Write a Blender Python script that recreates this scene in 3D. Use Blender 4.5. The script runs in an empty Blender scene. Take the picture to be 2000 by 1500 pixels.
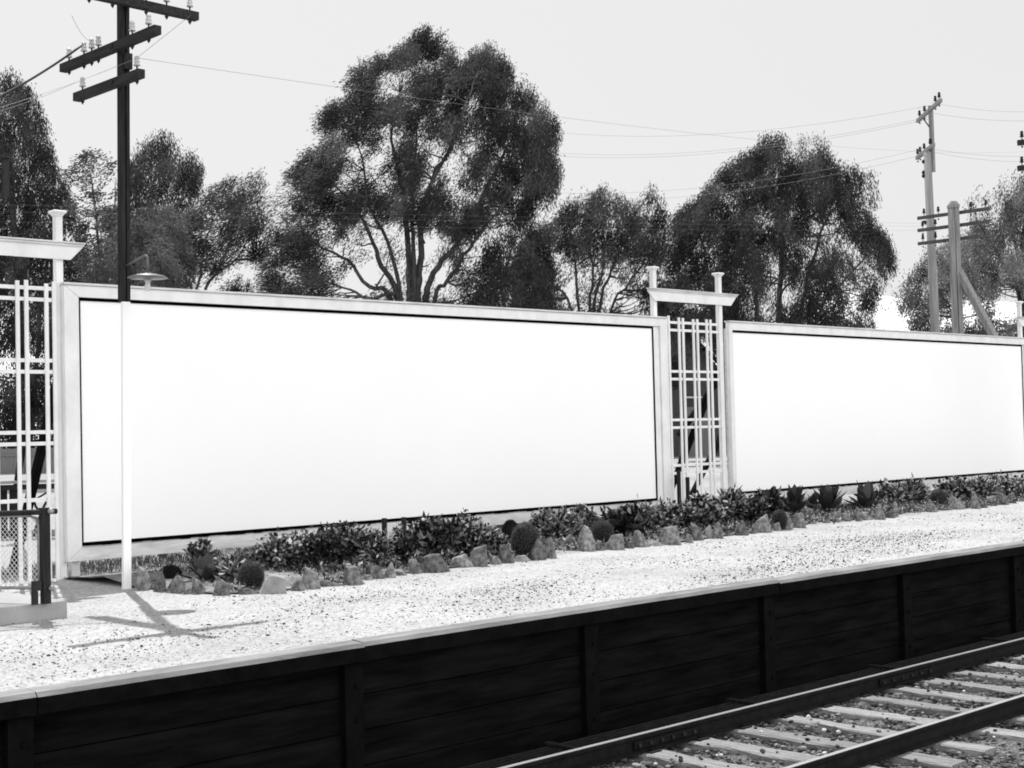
import bpy, bmesh, math, random
import numpy as np
from mathutils import Vector, Matrix
S = bpy.context.scene
C = S.collection
rad = math.radians
# ------------------------------------------------------------------ camera
FPX, YAW, PITCH, ROLL, EYE = 2788.2, 0.7639, 0.0320, -0.0238, 1.6
def basis():
    cy, sy, cp, sp = math.cos(YAW), math.sin(YAW), math.cos(PITCH), math.sin(PITCH)
    fw = Vector((sy*cp, cy*cp, sp)); rt = Vector((cy, -sy, 0)); up = rt.cross(fw)
    cr, sr = math.cos(ROLL), math.sin(ROLL)
    return fw, cr*rt+sr*up, -sr*rt+cr*up
FW, RT, UP = basis()
EYEP = Vector((0, 0, EYE))
cam_d = bpy.data.cameras.new('camera'); cam = bpy.data.objects.new('camera', cam_d); C.objects.link(cam)
cam_d.sensor_width = 36; cam_d.lens = FPX/2000*36; cam_d.clip_end = 6000; cam_d.clip_start = .1
M = Matrix((RT, UP, -FW)).transposed().to_4x4(); M.translation = EYEP
cam.matrix_world = M
S.camera = cam
# ------------------------------------------------------------------ sky and sun
SUNV = Vector((0.235, 0.53, 1.0)).normalized()           # towards the sun: high, behind the hoarding
EL = math.asin(SUNV.z); AZ = math.atan2(SUNV.x, SUNV.y)
w = bpy.data.worlds.new('World'); S.world = w; w.use_nodes = True
nt = w.node_tree; nt.nodes.clear()
o = nt.nodes.new('ShaderNodeOutputWorld'); bg = nt.nodes.new('ShaderNodeBackground')
sky = nt.nodes.new('ShaderNodeTexSky'); sky.sky_type = 'NISHITA'; sky.sun_disc = False
sky.sun_elevation = EL; sky.sun_rotation = AZ; sky.dust_density = 3; sky.air_density = 1.2
bw = nt.nodes.new('ShaderNodeRGBToBW')                    # monochrome film
tc = nt.nodes.new('ShaderNodeTexCoord'); sx = nt.nodes.new('ShaderNodeSeparateXYZ')
mr = nt.nodes.new('ShaderNodeMapRange'); mr.interpolation_type = 'SMOOTHSTEP'
mr.inputs['From Min'].default_value = .28; mr.inputs['From Max'].default_value = .8
mr.inputs['To Min'].default_value = 6.4; mr.inputs['To Max'].default_value = 3.4   # deeper sky overhead
mx = nt.nodes.new('ShaderNodeMath'); mx.operation = 'MULTIPLY_ADD'; mx.inputs[1].default_value = .22
nt.links.new(tc.outputs['Generated'], sx.inputs[0]); nt.links.new(sx.outputs['Z'], mr.inputs['Value'])
nt.links.new(sky.outputs[0], bw.inputs[0]); nt.links.new(bw.outputs[0], mx.inputs[0]); nt.links.new(mr.outputs[0], mx.inputs[2])
m2 = nt.nodes.new('ShaderNodeMapRange'); m2.interpolation_type = 'SMOOTHSTEP'            # added sky glow behind the camera, brightens the shaded hoarding faces
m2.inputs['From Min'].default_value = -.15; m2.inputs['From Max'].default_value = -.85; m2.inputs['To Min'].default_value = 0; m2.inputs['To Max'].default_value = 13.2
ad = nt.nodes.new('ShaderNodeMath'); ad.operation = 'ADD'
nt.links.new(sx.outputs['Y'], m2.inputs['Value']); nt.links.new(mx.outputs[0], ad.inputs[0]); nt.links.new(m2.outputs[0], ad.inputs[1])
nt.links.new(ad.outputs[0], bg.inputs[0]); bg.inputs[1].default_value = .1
nt.links.new(bg.outputs[0], o.inputs[0])
sd = bpy.data.lights.new('sun', 'SUN'); sd.energy = 5; sd.angle = rad(.5); sd.color = (1, 1, 1)
sun = bpy.data.objects.new('sun', sd); C.objects.link(sun)
sun.rotation_euler = SUNV.to_track_quat('Z', 'Y').to_euler()
S.view_settings.view_transform = 'Standard'; S.view_settings.look = 'None'
S.view_settings.exposure = .14; S.cycles.pixel_filter_type = 'BLACKMAN_HARRIS'; S.cycles.filter_width = 1.85; S.view_settings.gamma = 1
# ------------------------------------------------------------------ placing helpers
def ray(x, y): return FW + (x-1000)/FPX*RT - (y-750)/FPX*UP
def at(x, y, d): return EYEP + ray(x, y)*d                 # d metres along the view axis
def ground(x, y, z=0.0):
    r = ray(x, y); return EYEP + r*((z-EYE)/r.z)
def onY(x, y, Y=15.5):
    r = ray(x, y); return EYEP + r*(Y/r.y)
def depth(P): return (Vector(P)-EYEP).dot(FW)
def ppm(P): return FPX/depth(P)
# ------------------------------------------------------------------ materials (monochrome)
def mat(name, lo, hi=None, scale=4, rough=.7, bump=0, bscale=40, detail=6, stretch=(1,1,1), metal=0, rnd=0, coords='Object', spec=.3):
    m = bpy.data.materials.new(name); m.use_nodes = True
    n = m.node_tree; b = n.nodes['Principled BSDF']; b.inputs['Roughness'].default_value = rough
    b.inputs['Metallic'].default_value = metal; b.inputs['Specular IOR Level'].default_value = spec
    hi = lo if hi is None else hi
    t = n.nodes.new('ShaderNodeTexCoord'); mp = n.nodes.new('ShaderNodeMapping'); mp.inputs['Scale'].default_value = stretch
    n.links.new(t.outputs[coords], mp.inputs[0])
    nz = n.nodes.new('ShaderNodeTexNoise'); nz.inputs['Scale'].default_value = scale; nz.inputs['Detail'].default_value = detail
    nz.inputs['Roughness'].default_value = .65
    n.links.new(mp.outputs[0], nz.inputs['Vector'])
    cr = n.nodes.new('ShaderNodeValToRGB'); cr.color_ramp.elements[0].position = .32; cr.color_ramp.elements[1].position = .68
    cr.color_ramp.elements[0].color = (lo, lo, lo, 1); cr.color_ramp.elements[1].color = (hi, hi, hi, 1)
    n.links.new(nz.outputs['Fac'], cr.inputs[0])
    out = cr.outputs[0]
    if rnd:
        oi = n.nodes.new('ShaderNodeObjectInfo'); r2 = n.nodes.new('ShaderNodeMapRange')
        r2.inputs['To Min'].default_value = 1-rnd; r2.inputs['To Max'].default_value = 1+rnd
        n.links.new(oi.outputs['Random'], r2.inputs['Value'])
        v = n.nodes.new('ShaderNodeVectorMath'); v.operation = 'SCALE'
        n.links.new(out, v.inputs[0]); n.links.new(r2.outputs[0], v.inputs['Scale']); out = v.outputs[0]
    n.links.new(out, b.inputs['Base Color'])
    if bump:
        z2 = n.nodes.new('ShaderNodeTexNoise'); z2.inputs['Scale'].default_value = bscale; z2.inputs['Detail'].default_value = 8
        n.links.new(mp.outputs[0], z2.inputs['Vector'])
        bp = n.nodes.new('ShaderNodeBump'); bp.inputs['Strength'].default_value = 1; bp.inputs['Distance'].default_value = bump
        n.links.new(z2.outputs['Fac'], bp.inputs['Height']); n.links.new(bp.outputs[0], b.inputs['Normal'])
    return m
def leafmat(name, k=1.0, trans=.35, rough=.55):
    m = bpy.data.materials.new(name); m.use_nodes = True
    n = m.node_tree; b = n.nodes['Principled BSDF']; b.inputs['Roughness'].default_value = rough
    b.inputs['Specular IOR Level'].default_value = .06
    a = n.nodes.new('ShaderNodeAttribute'); a.attribute_name = 'tone'
    v = n.nodes.new('ShaderNodeMath'); v.operation = 'MULTIPLY'; v.inputs[1].default_value = k
    n.links.new(a.outputs['Fac'], v.inputs[0]); n.links.new(v.outputs[0], b.inputs['Base Color'])
    tr = n.nodes.new('ShaderNodeBsdfTranslucent'); n.links.new(v.outputs[0], tr.inputs[0])
    ms = n.nodes.new('ShaderNodeMixShader'); ms.inputs[0].default_value = trans
    n.links.new(b.outputs[0], ms.inputs[1]); n.links.new(tr.outputs[0], ms.inputs[2])
    n.links.new(ms.outputs[0], n.nodes['Material Output'].inputs[0])
    return m
WHITE = mat('white_paint', .7, .84, 4, .65, .001, 60, stretch=(1,1,.6))
WHITE_OLD = mat('weathered_white_paint', .5, .76, 6, .65, .0015, 50, stretch=(.4,1,2))
POSTER = mat('white_poster_paper', .93, .95, .6, .6, .0006, 3)
INK = mat('black_trim', .001, .003, 8, .9, spec=0)
POLE_D = mat('dark_tarred_pole', .012, .032, 8, .75, .002, 60, stretch=(3,3,.3), spec=.1)
ARM_D = mat('dark_timber_arm', .02, .045, 6, .8, .002, 60, stretch=(4,.4,4), spec=.1)
GLASS = mat('insulator_porcelain', .4, .6, 20, .2, spec=.6)
IRON = mat('dark_iron', .015, .035, 20, .6, spec=.1)
GREYPOLE = mat('weathered_grey_pole', .16, .3, 5, .8, .004, 40, stretch=(4,4,.25))
SLEEPER = mat('weathered_sleeper_wood', .17, .46, 5, .85, .02, 22, stretch=(14,.7,5), rnd=.2)
RAILM = mat('rusty_rail_steel', .006, .014, 10, .75, .0008, 80, spec=.08)
RAILTOP = mat('polished_rail_head', .42, .6, 12, .32, stretch=(.3,8,8), metal=.6)
STONE = mat('edging_stone', .04, .3, 16, .85, .012, 14, rnd=.4, spec=.1)
STONEP = mat('pale_edging_stone', .2, .36, 6, .85, .01, 16)
WALLW = mat('creosoted_wall_planks', .0015, .009, 2, .95, .006, 14, stretch=(.6,1,5), spec=.03)
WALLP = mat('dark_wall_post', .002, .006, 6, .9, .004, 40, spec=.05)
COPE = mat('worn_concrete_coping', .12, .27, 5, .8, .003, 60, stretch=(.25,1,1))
CONC = mat('pale_concrete', .26, .36, 3, .85, .002, 80)
SOIL = mat('dry_soil', .05, .28, 7, .95, .03, 25, coords='Object')
BARK = mat('tree_bark', .03, .12, 3, .85, .01, 10, stretch=(3,3,.6))
DIRT = mat('dry_pale_dirt', .24, .36, .25, .95, .02, 4)
BALL = mat('ballast_bed', .008, .26, 48, .95, .03, 60, detail=3)
FENCEM = mat('grey_fence_boards', .14, .2, 6, .85, stretch=(8,8,.4))
SHEDM = mat('dark_weatherboard', .05, .075, 4, .8, stretch=(.5,.5,8))
ROOFM = mat('pale_iron_roof', .5, .7, 6, .6)
HILLM = mat('haze_pale_hill', .62, .8, .01, .95)  # base colour lightened to stand in for distance haze
LEAF = leafmat('gum_leaves', 1.0)
LEAFG = leafmat('garden_leaves', 1.0, .3, .5)
HAIR = leafmat('cactus_spines', 1.2, .3)
# gravel: pale crushed stone with dark grains
def gravel_mat():
    m = bpy.data.materials.new('pale_platform_gravel'); m.use_nodes = True
    n = m.node_tree; b = n.nodes['Principled BSDF']; b.inputs['Roughness'].default_value = .95; b.inputs['Specular IOR Level'].default_value = .1
    t = n.nodes.new('ShaderNodeTexCoord')
    v = n.nodes.new('ShaderNodeTexVoronoi'); v.inputs['Scale'].default_value = 38; n.links.new(t.outputs['Object'], v.inputs['Vector'])
    c1 = n.nodes.new('ShaderNodeValToRGB'); e = c1.color_ramp.elements
    e[0].position = .0; e[0].color = (.27,.27,.27,1); e[1].position = .55; e[1].color = (.44,.44,.44,1)
    sp = n.nodes.new('ShaderNodeSeparateXYZ'); n.links.new(v.outputs['Color'], sp.inputs[0]); n.links.new(sp.outputs['X'], c1.inputs[0])
    z = n.nodes.new('ShaderNodeTexNoise'); z.inputs['Scale'].default_value = .7; z.inputs['Detail'].default_value = 5; n.links.new(t.outputs['Object'], z.inputs['Vector'])
    c2 = n.nodes.new('ShaderNodeValToRGB'); c2.color_ramp.elements[0].position = .35; c2.color_ramp.elements[0].color = (.84,.84,.84,1); c2.color_ramp.elements[1].position = .6
    n.links.new(z.outputs['Fac'], c2.inputs[0])
    mm = n.nodes.new('ShaderNodeMix'); mm.data_type = 'RGBA'; mm.blend_type = 'MULTIPLY'; mm.inputs[0].default_value = 1
    n.links.new(c1.outputs[0], mm.inputs[6]); n.links.new(c2.outputs[0], mm.inputs[7])
    vd = n.nodes.new('ShaderNodeTexVoronoi'); vd.inputs['Scale'].default_value = 48; n.links.new(t.outputs['Object'], vd.inputs['Vector'])
    s2 = n.nodes.new('ShaderNodeSeparateXYZ'); n.links.new(vd.outputs['Color'], s2.inputs[0])
    pn = n.nodes.new('ShaderNodeTexNoise'); pn.inputs['Scale'].default_value = .9; pn.inputs['Detail'].default_value = 3; n.links.new(t.outputs['Object'], pn.inputs['Vector'])
    th = n.nodes.new('ShaderNodeMapRange'); th.inputs['From Min'].default_value = .35; th.inputs['From Max'].default_value = .65; th.inputs['To Min'].default_value = .88; th.inputs['To Max'].default_value = .5
    n.links.new(pn.outputs['Fac'], th.inputs['Value'])
    g1 = n.nodes.new('ShaderNodeMath'); g1.operation = 'GREATER_THAN'; n.links.new(s2.outputs['Y'], g1.inputs[0]); n.links.new(th.outputs[0], g1.inputs[1])
    g2 = n.nodes.new('ShaderNodeMath'); g2.operation = 'LESS_THAN'; g2.inputs[1].default_value = .33; n.links.new(vd.outputs['Distance'], g2.inputs[0])
    g3 = n.nodes.new('ShaderNodeMath'); g3.operation = 'MULTIPLY'; n.links.new(g1.outputs[0], g3.inputs[0]); n.links.new(g2.outputs[0], g3.inputs[1])
    m3 = n.nodes.new('ShaderNodeMix'); m3.data_type = 'RGBA'; n.links.new(g3.outputs[0], m3.inputs[0]); n.links.new(mm.outputs[2], m3.inputs[6]); m3.inputs[7].default_value = (.13,.13,.13,1)
    n.links.new(m3.outputs[2], b.inputs['Base Color'])
    z2 = n.nodes.new('ShaderNodeTexNoise'); z2.inputs['Scale'].default_value = 45; z2.inputs['Detail'].default_value = 5; n.links.new(t.outputs['Object'], z2.inputs['Vector'])
    bp = n.nodes.new('ShaderNodeBump'); bp.inputs['Distance'].default_value = .007; n.links.new(z2.outputs['Fac'], bp.inputs['Height']); n.links.new(bp.outputs[0], b.inputs['Normal'])
    return m
GRAVEL = gravel_mat()
# ------------------------------------------------------------------ object helpers
def empty(name, loc, label, cat, group=None, rz=0):
    o = bpy.data.objects.new(name, None); C.objects.link(o); o.location = loc; o.rotation_euler = (0, 0, rz)
    o.empty_display_size = .2
    return tag(o, label, cat, group)
def tag(o, label=None, cat=None, group=None, kind=None):
    if label: o['label'] = label
    if cat: o['category'] = cat
    if group: o['group'] = group
    if kind: o['kind'] = kind
    return o
def link(name, me, m, parent=None, world=True):
    o = bpy.data.objects.new(name, me); C.objects.link(o)
    if m is not None and not me.materials: me.materials.append(m)
    if parent is not None:
        o.parent = parent
        if world:                      # mesh given in world coordinates
            P = Matrix.Translation(Vector(top_loc(parent)))
            me.transform(P.inverted())
    return o
def top_loc(o):
    v = Vector((0,0,0))
    while o is not None: v += Vector(o.location); o = o.parent
    return v
class MB:
    def __init__(s): s.bm = bmesh.new()
    def box(s, a, b, taper=0):
        x0,y0,z0 = a; x1,y1,z1 = b
        x0,x1 = min(x0,x1),max(x0,x1); y0,y1 = min(y0,y1),max(y0,y1); z0,z1 = min(z0,z1),max(z0,z1)
        v = [s.bm.verts.new(p) for p in ((x0,y0,z0),(x1,y0,z0),(x1,y1,z0),(x0,y1,z0),(x0,y0,z1),(x1,y0,z1),(x1,y1,z1),(x0,y1,z1))]
        for f in ((0,3,2,1),(4,5,6,7),(0,1,5,4),(1,2,6,5),(2,3,7,6),(3,0,4,7)): s.bm.faces.new([v[i] for i in f])
        return s
    def beam(s, p, q, wd, ht, upv=(0,0,1)):
        p, q = Vector(p), Vector(q); d = (q-p).normalized(); u = Vector(upv)
        if abs(d.dot(u)) > .95: u = Vector((0,1,0))
        a = d.cross(u).normalized()*wd/2; b = a.cross(d).normalized()*ht/2
        v = [s.bm.verts.new(P+x) for P in (p,q) for x in (-a-b, a-b, a+b, -a+b)]
        for f in ((3,2,1,0),(4,5,6,7),(0,1,5,4),(1,2,6,5),(2,3,7,6),(3,0,4,7)): s.bm.faces.new([v[i] for i in f])
        return s
    def tube(s, pts, rs, n=8, cap=True):
        pts = [Vector(p) for p in pts]
        if not hasattr(rs, '__len__'): rs = [rs]*len(pts)
        rings = []; pa = None
        for i, p in enumerate(pts):
            d = (pts[min(i+1,len(pts)-1)]-pts[max(i-1,0)]).normalized()
            if pa is None:
                pa = d.orthogonal().normalized()
            pa = (pa-d*pa.dot(d)).normalized(); pb = d.cross(pa)
            rings.append([s.bm.verts.new(p+rs[i]*(math.cos(2*math.pi*k/n)*pa+math.sin(2*math.pi*k/n)*pb)) for k in range(n)])
        for r0, r1 in zip(rings, rings[1:]):
            for k in range(n):
                f = s.bm.faces.new((r0[k], r0[(k+1)%n], r1[(k+1)%n], r1[k])); f.smooth = True
        if cap: s.bm.faces.new(rings[0][::-1]); s.bm.faces.new(rings[-1])
        return s
    def lathe(s, c, prof, n=16):
        c = Vector(c); rings = []
        for r, z in prof: rings.append([s.bm.verts.new(c+Vector((r*math.cos(2*math.pi*k/n), r*math.sin(2*math.pi*k/n), z))) for k in range(n)])
        for r0, r1 in zip(rings, rings[1:]):
            for k in range(n):
                f = s.bm.faces.new((r0[k], r0[(k+1)%n], r1[(k+1)%n], r1[k])); f.smooth = True
        s.bm.faces.new(rings[0][::-1]); s.bm.faces.new(rings[-1]); return s
    def build(s, name, m, parent=None, bevel=0):
        if bevel:
            bmesh.ops.bevel(s.bm, geom=[e for e in s.bm.edges if e.is_manifold and e.calc_face_angle(0) > .5], offset=bevel, segments=1, affect='EDGES')
        bmesh.ops.recalc_face_normals(s.bm, faces=s.bm.faces)
        me = bpy.data.meshes.new(name); s.bm.to_mesh(me); s.bm.free()
        return link(name, me, m, parent)
def quads(V, tone=None, name='mesh'):
    """V: (n,4,3) array of separate quads"""
    n = len(V); me = bpy.data.meshes.new(name)
    me.vertices.add(n*4); me.vertices.foreach_set('co', V.reshape(-1).astype(np.float32))
    me.loops.add(n*4); me.loops.foreach_set('vertex_index', np.arange(n*4, dtype=np.int32))
    me.polygons.add(n); me.polygons.foreach_set('loop_start', np.arange(0, n*4, 4, dtype=np.int32))
    me.polygons.foreach_set('loop_total', np.full(n, 4, dtype=np.int32))
    if tone is not None:
        a = me.attributes.new('tone', 'FLOAT', 'FACE'); a.data.foreach_set('value', tone.astype(np.float32))
    me.update(calc_edges=True); return me
def leaf_quads(P, D, L, W, rng):
    """diamond leaves: base P, direction D, length L, width W"""
    D = D/np.linalg.norm(D, axis=1)[:,None]
    R = rng.normal(size=P.shape); side = np.cross(D, R); side /= np.linalg.norm(side, axis=1)[:,None]+1e-9
    L = np.broadcast_to(L, len(P))[:,None]; W = np.broadcast_to(W, len(P))[:,None]
    bend = np.cross(side, D)*L*.12
    m = P+D*L*.45+bend
    return np.stack([P, m+side*W/2, P+D*L, m-side*W/2], axis=1)
# ------------------------------------------------------------------ the ground
def sheet(name, x0, x1, y0, y1, z, m, nx=1, ny=1, amp=0, seed=0):
    bm = bmesh.new(); rnd = random.Random(seed)
    g = [[bm.verts.new((x0+(x1-x0)*i/nx, y0+(y1-y0)*j/ny, z+(rnd.uniform(-amp, amp) if 0<i<nx and 0<j<ny else 0))) for j in range(ny+1)] for i in range(nx+1)]
    for i in range(nx):
        for j in range(ny): bm.faces.new((g[i][j], g[i+1][j], g[i+1][j+1], g[i][j+1])).smooth = True
    me = bpy.data.meshes.new(name); bm.to_mesh(me); bm.free()
    return link(name, me, m)
PE = 8.755                                            # platform edge
tag(sheet('track_bed', -400, 400, -300, PE+.3, -1.24, BALL), kind='structure')
tag(sheet('ground', -1500, 1500, 15.9, 2500, -.012, DIRT), kind='structure')
tag(sheet('platform_surface', -60, 90, PE+.09, 16.0, 0, GRAVEL, 150, 12, .006, 3), kind='structure')
def near_ballast():
    bm = bmesh.new(); rnd = random.Random(5); x0, x1, y0, y1 = 5, 40, 4.0, 8.72; nx, ny = 420, 56
    g = [[bm.verts.new((x0+(x1-x0)*i/nx, y0+(y1-y0)*j/ny, -1.2+rnd.uniform(-.022,.022)+.02*math.sin(i*.3)*math.cos(j*.4)-(.06 if j in (0,) else 0))) for j in range(ny+1)] for i in range(nx+1)]
    for i in range(nx):
        for j in range(ny): bm.faces.new((g[i][j], g[i+1][j], g[i+1][j+1], g[i][j+1]))
    me = bpy.data.meshes.new('ballast'); bm.to_mesh(me); bm.free()
    return tag(link('ballast_bed', me, BALL), kind='structure')
near_ballast()
def hills():
    bm = bmesh.new(); rnd = random.Random(2); top = []; bot = []; back = []
    for i in range(61):
        a = YAW+rad(-28+56*i/60); h = 118+26*math.sin(i*.31)+9*math.sin(i*.9)+rnd.uniform(-3,3)
        for L, r, z in ((bot, 1300, -2), (top, 1650, h), (back, 2100, -2)): L.append(bm.verts.new((r*math.sin(a), r*math.cos(a), z)))
    for A, B in ((bot, top), (top, back)):
        for i in range(60): bm.faces.new((A[i], A[i+1], B[i+1], B[i])).smooth = True
    me = bpy.data.meshes.new('hill'); bm.to_mesh(me); bm.free(); tag(link('hill', me, HILLM), kind='structure')
hills()
# stones: convex lumps
def lump(bm, c, r, rnd, sz=.7):
    vs = []
    t = (1+5**.5)/2
    R = Matrix.Rotation(rnd.uniform(0,6.28), 3, 'Z')@Matrix.Rotation(rnd.uniform(0,6.28), 3, 'X')
    for p in ((-1,t,0),(1,t,0),(-1,-t,0),(1,-t,0),(0,-1,t),(0,1,t),(0,-1,-t),(0,1,-t),(t,0,-1),(t,0,1),(-t,0,-1),(-t,0,1)):
        v = R@Vector(p)*(r/1.9*rnd.uniform(.75,1.2)); v.z *= sz; vs.append(bm.verts.new(Vector(c)+v))
    for f in ((0,11,5),(0,5,1),(0,1,7),(0,7,10),(0,10,11),(1,5,9),(5,11,4),(11,10,2),(10,7,6),(7,1,8),(3,9,4),(3,4,2),(3,2,6),(3,6,8),(3,8,9),(4,9,5),(2,4,11),(6,2,10),(8,6,7),(9,8,1)):
        bm.faces.new([vs[i] for i in f])
def stones(name, n, area, zf, rf, mats, weights, seed, sz=.7):
    rnd = random.Random(seed); bm = bmesh.new(); idx = []
    for _ in range(n):
        x, y = area(rnd); r = rf(rnd, x, y); lump(bm, (x, y, zf(rnd, r)), r, rnd, sz)
        k = rnd.choices(range(len(mats)), weights)[0]; idx += [k]*20
    me = bpy.data.meshes.new(name); bm.to_mesh(me); bm.free()
    for m in mats: me.materials.append(m)
    me.polygons.foreach_set('material_index', idx)
    return tag(link(name, me, None), kind='stuff')
DARKPEB = mat('dark_pebble', .015, .05, 30, .9); MIDPEB = mat('grey_pebble', .1, .2, 30, .9); PALEPEB = mat('pale_pebble', .5, .65, 30, .9)
def area_platform(r):
    while True:
        x = 3.5+26*r.random()**1.25; y = r.uniform(PE+.13, 12.45)
        t = (y-PE)/3.7; patch = .5+.5*math.sin(x*.9+1.3*math.sin(y*1.7))*math.cos(y*1.1)
        if r.random() < (.95 if .1 < t < .62 else .3)*(.4+.6*patch)*(1 if x > 7.5 else .45): return x, y
stones('gravel', 15000, area_platform, lambda r, q: q*.15, lambda r, x, y: r.choice((.004,.005,.006,.007,.009)) if r.random()<.97 else r.uniform(.011,.018), [DARKPEB, MIDPEB], [.75,.25], 11)
stones('ballast', 14000, lambda r: (r.uniform(8, 19.5), r.uniform(4.9, 8.66)), lambda r, q: -1.178+r.uniform(-.018, .02), lambda r, x, y: r.uniform(.009,.026) if r.random() < .9 else r.uniform(.026,.045),
       [mat('ballast_stone', .04, .14, 12, .9), mat('pale_ballast_stone', .16, .28, 12, .9), DARKPEB], [.5,.22,.28], 12, .5)
stones('loose_ballast', 420, lambda r: (r.uniform(8, 19.5), r.choice((r.uniform(6.6, 7.9), r.uniform(5.8, 8.4)))), lambda r, q: -1.128, lambda r, x, y: r.uniform(.01,.026), [DARKPEB, MIDPEB, PALEPEB], [.6,.35,.05], 14)
# ------------------------------------------------------------------ platform wall
pw = empty('platform_wall', (10, PE, -1.2), 'dark creosoted plank retaining wall with posts holding up the platform edge', 'platform wall')
posts = [4.01+2.64*i for i in range(-6, 14)]
rnd = random.Random(4)
for x in posts:
    wp_ = MB().box((x-.085, PE+.0, -1.24), (x+.085, PE+.13, -.137)).build('post', WALLP, pw, .008)
    for z in (-.32, -.58, -.98): MB().tube([(x+.02, PE+.002, z), (x+.02, PE-.018, z)], .018, 6).build('bolt', WALLP, wp_)
for a in posts[:-1]:
    for k in range(4):
        z0 = -1.22+k*.272; t = rnd.uniform(-.006, .006)
        MB().box((a+.086, PE+.07+t, z0), (a+2.64-.086, PE+.2, z0+.262)).build('plank', WALLW, pw, .006)
joints = [-16, -9.2, -6.4, -1.2, 4.1, 6.72, 12.05, 17.6, 23.0, 28.4, 34, 40]
for i, (a, b) in enumerate(zip(joints, joints[1:])):
    bm = MB(); n = 14; dy = [0, .012, -.004, .01][i%4]; dz = [0, .004, -.006, .003][i%4]
    v = []
    for j in range(n+1):
        x = a+.004+(b-a-.008)*j/n; wv = rnd.uniform(-.006,.006)
        v.append([bm.bm.verts.new(p) for p in ((x, PE-.055+dy+wv, -.135), (x, PE-.055+dy+wv, -.028+dz), (x, PE-.03+dy+wv, .002+dz), (x, PE+.12, .012+dz), (x, PE+.12, -.135))])
    for r0, r1 in zip(v, v[1:]):
        for k in range(5): bm.bm.faces.new((r0[k], r0[(k+1)%5], r1[(k+1)%5], r1[k]))
    bm.bm.faces.new(v[0]); bm.bm.faces.new(v[-1][::-1])
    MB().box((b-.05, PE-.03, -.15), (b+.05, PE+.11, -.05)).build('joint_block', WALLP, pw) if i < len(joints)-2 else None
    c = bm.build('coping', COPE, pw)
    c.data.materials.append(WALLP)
    for p in c.data.polygons:
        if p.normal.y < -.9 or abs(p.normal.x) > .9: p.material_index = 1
# ------------------------------------------------------------------ railway
def rail(Y, label):
    r = empty('rail', (12, Y, -1.13), label, 'rail', 'rails of the track below the platform')
    prof = [(-.07,-1.132),(.07,-1.132),(.07,-1.12),(.012,-1.105),(.009,-1.03),(.03,-1.018),(.032,-.991),(.025,-.983),(-.025,-.983),(-.032,-.991),(-.03,-1.018),(-.009,-1.03),(-.012,-1.105),(-.07,-1.12)]
    b = MB().bm; f0 = [b.verts.new((-20, Y+y, z)) for y, z in prof]; f1 = [b.verts.new((60, Y+y, z)) for y, z in prof]
    n = len(prof)
    for k in range(n): b.faces.new((f0[k], f0[(k+1)%n], f1[(k+1)%n], f1[k]))
    bmesh.ops.recalc_face_normals(b, faces=b.faces)
    me = bpy.data.meshes.new('rail_profile'); b.to_mesh(me); b.free()
    me.materials.append(RAILM); me.materials.append(RAILTOP)
    for p in me.polygons:
        if p.normal.z > .9 and p.center.z > -1.0: p.material_index = 1
    link('steel_bar', me, None, r); return r
RY1, RY2 = 8.05, 6.42
r1 = rail(RY1, 'far rail of the track, running close beside the dark platform wall')
r2 = rail(RY2, 'near rail of the track, nearest the bottom right corner')
for (x0, y0), (x1, y1) in (((1722,1325),(1812,1304)), ((1245,1448),(1352,1420))):
    a = onY(x0, y0, RY1-.02).x; b = onY(x1, y1, RY1-.02).x
    fp = MB().box((a-.05, RY1-.034, -1.098), (b+.05, RY1-.012, -1.036)).build('fishplate', RAILM, r1, .004)
    for k in range(6):
        x = a+(b-a)*k/5
        MB().tube([(x, RY1-.034, -1.066), (x, RY1-.056, -1.066)], .017, 6).build('bolt', IRON, fp)
xs = 9.1; sl0 = None; k = 0; snum = 0
sx = [10.42-.63*2+.638*i for i in range(26)]
for i, x in enumerate(sx):
    dx = rnd.uniform(-.03, .03); rz = rnd.uniform(-.015, .015)
    m = MB(); ny = 14; ws = .115+rnd.uniform(-.016,.014); rows = []; sk = rnd.uniform(-.02, .02)
    for j in range(ny+1):
        y = 5.88+2.75*j/ny+(rnd.uniform(-.03,.03) if j in (0,ny) else 0); e = [rnd.uniform(-.009,.009)*(1 if _ in (0,1) else .6)+(sk*(y-7.2) if _ < 2 else 0) for _ in range(4)]
        rows.append([m.bm.verts.new(p) for p in ((-ws+e[0], y, -1.24), (-ws+e[1], y, -1.14+e[2]-.006), (-ws+.012+e[0], y, -1.134+e[2]), (ws-.012+e[0], y, -1.134+e[3]), (ws+e[0], y, -1.14+e[3]-.006), (ws+e[1], y, -1.24))])
    for r0, q0 in zip(rows, rows[1:]):
        for k in range(6): m.bm.faces.new((r0[k], r0[(k+1)%6], q0[(k+1)%6], q0[k]))
    m.bm.faces.new(rows[0][::-1]); m.bm.faces.new(rows[-1])
    s = m.build('sleeper', SLEEPER)
    for ry in (RY1, RY2): MB().box((-.07, ry-.13, -1.134), (.07, ry-.072, -1.122)).box((-.015, ry-.092, -1.122), (.015, ry-.066, -1.105)).build('rail_spike', RAILM, s); s.location = (x+dx, 0, 0); s.rotation_euler = (0, 0, 0)
    n = i+1
    tag(s, 'weathered timber sleeper under the rails, number %d counted from the lower left of the track' % n, 'sleeper', 'timber sleepers of the track')
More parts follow.
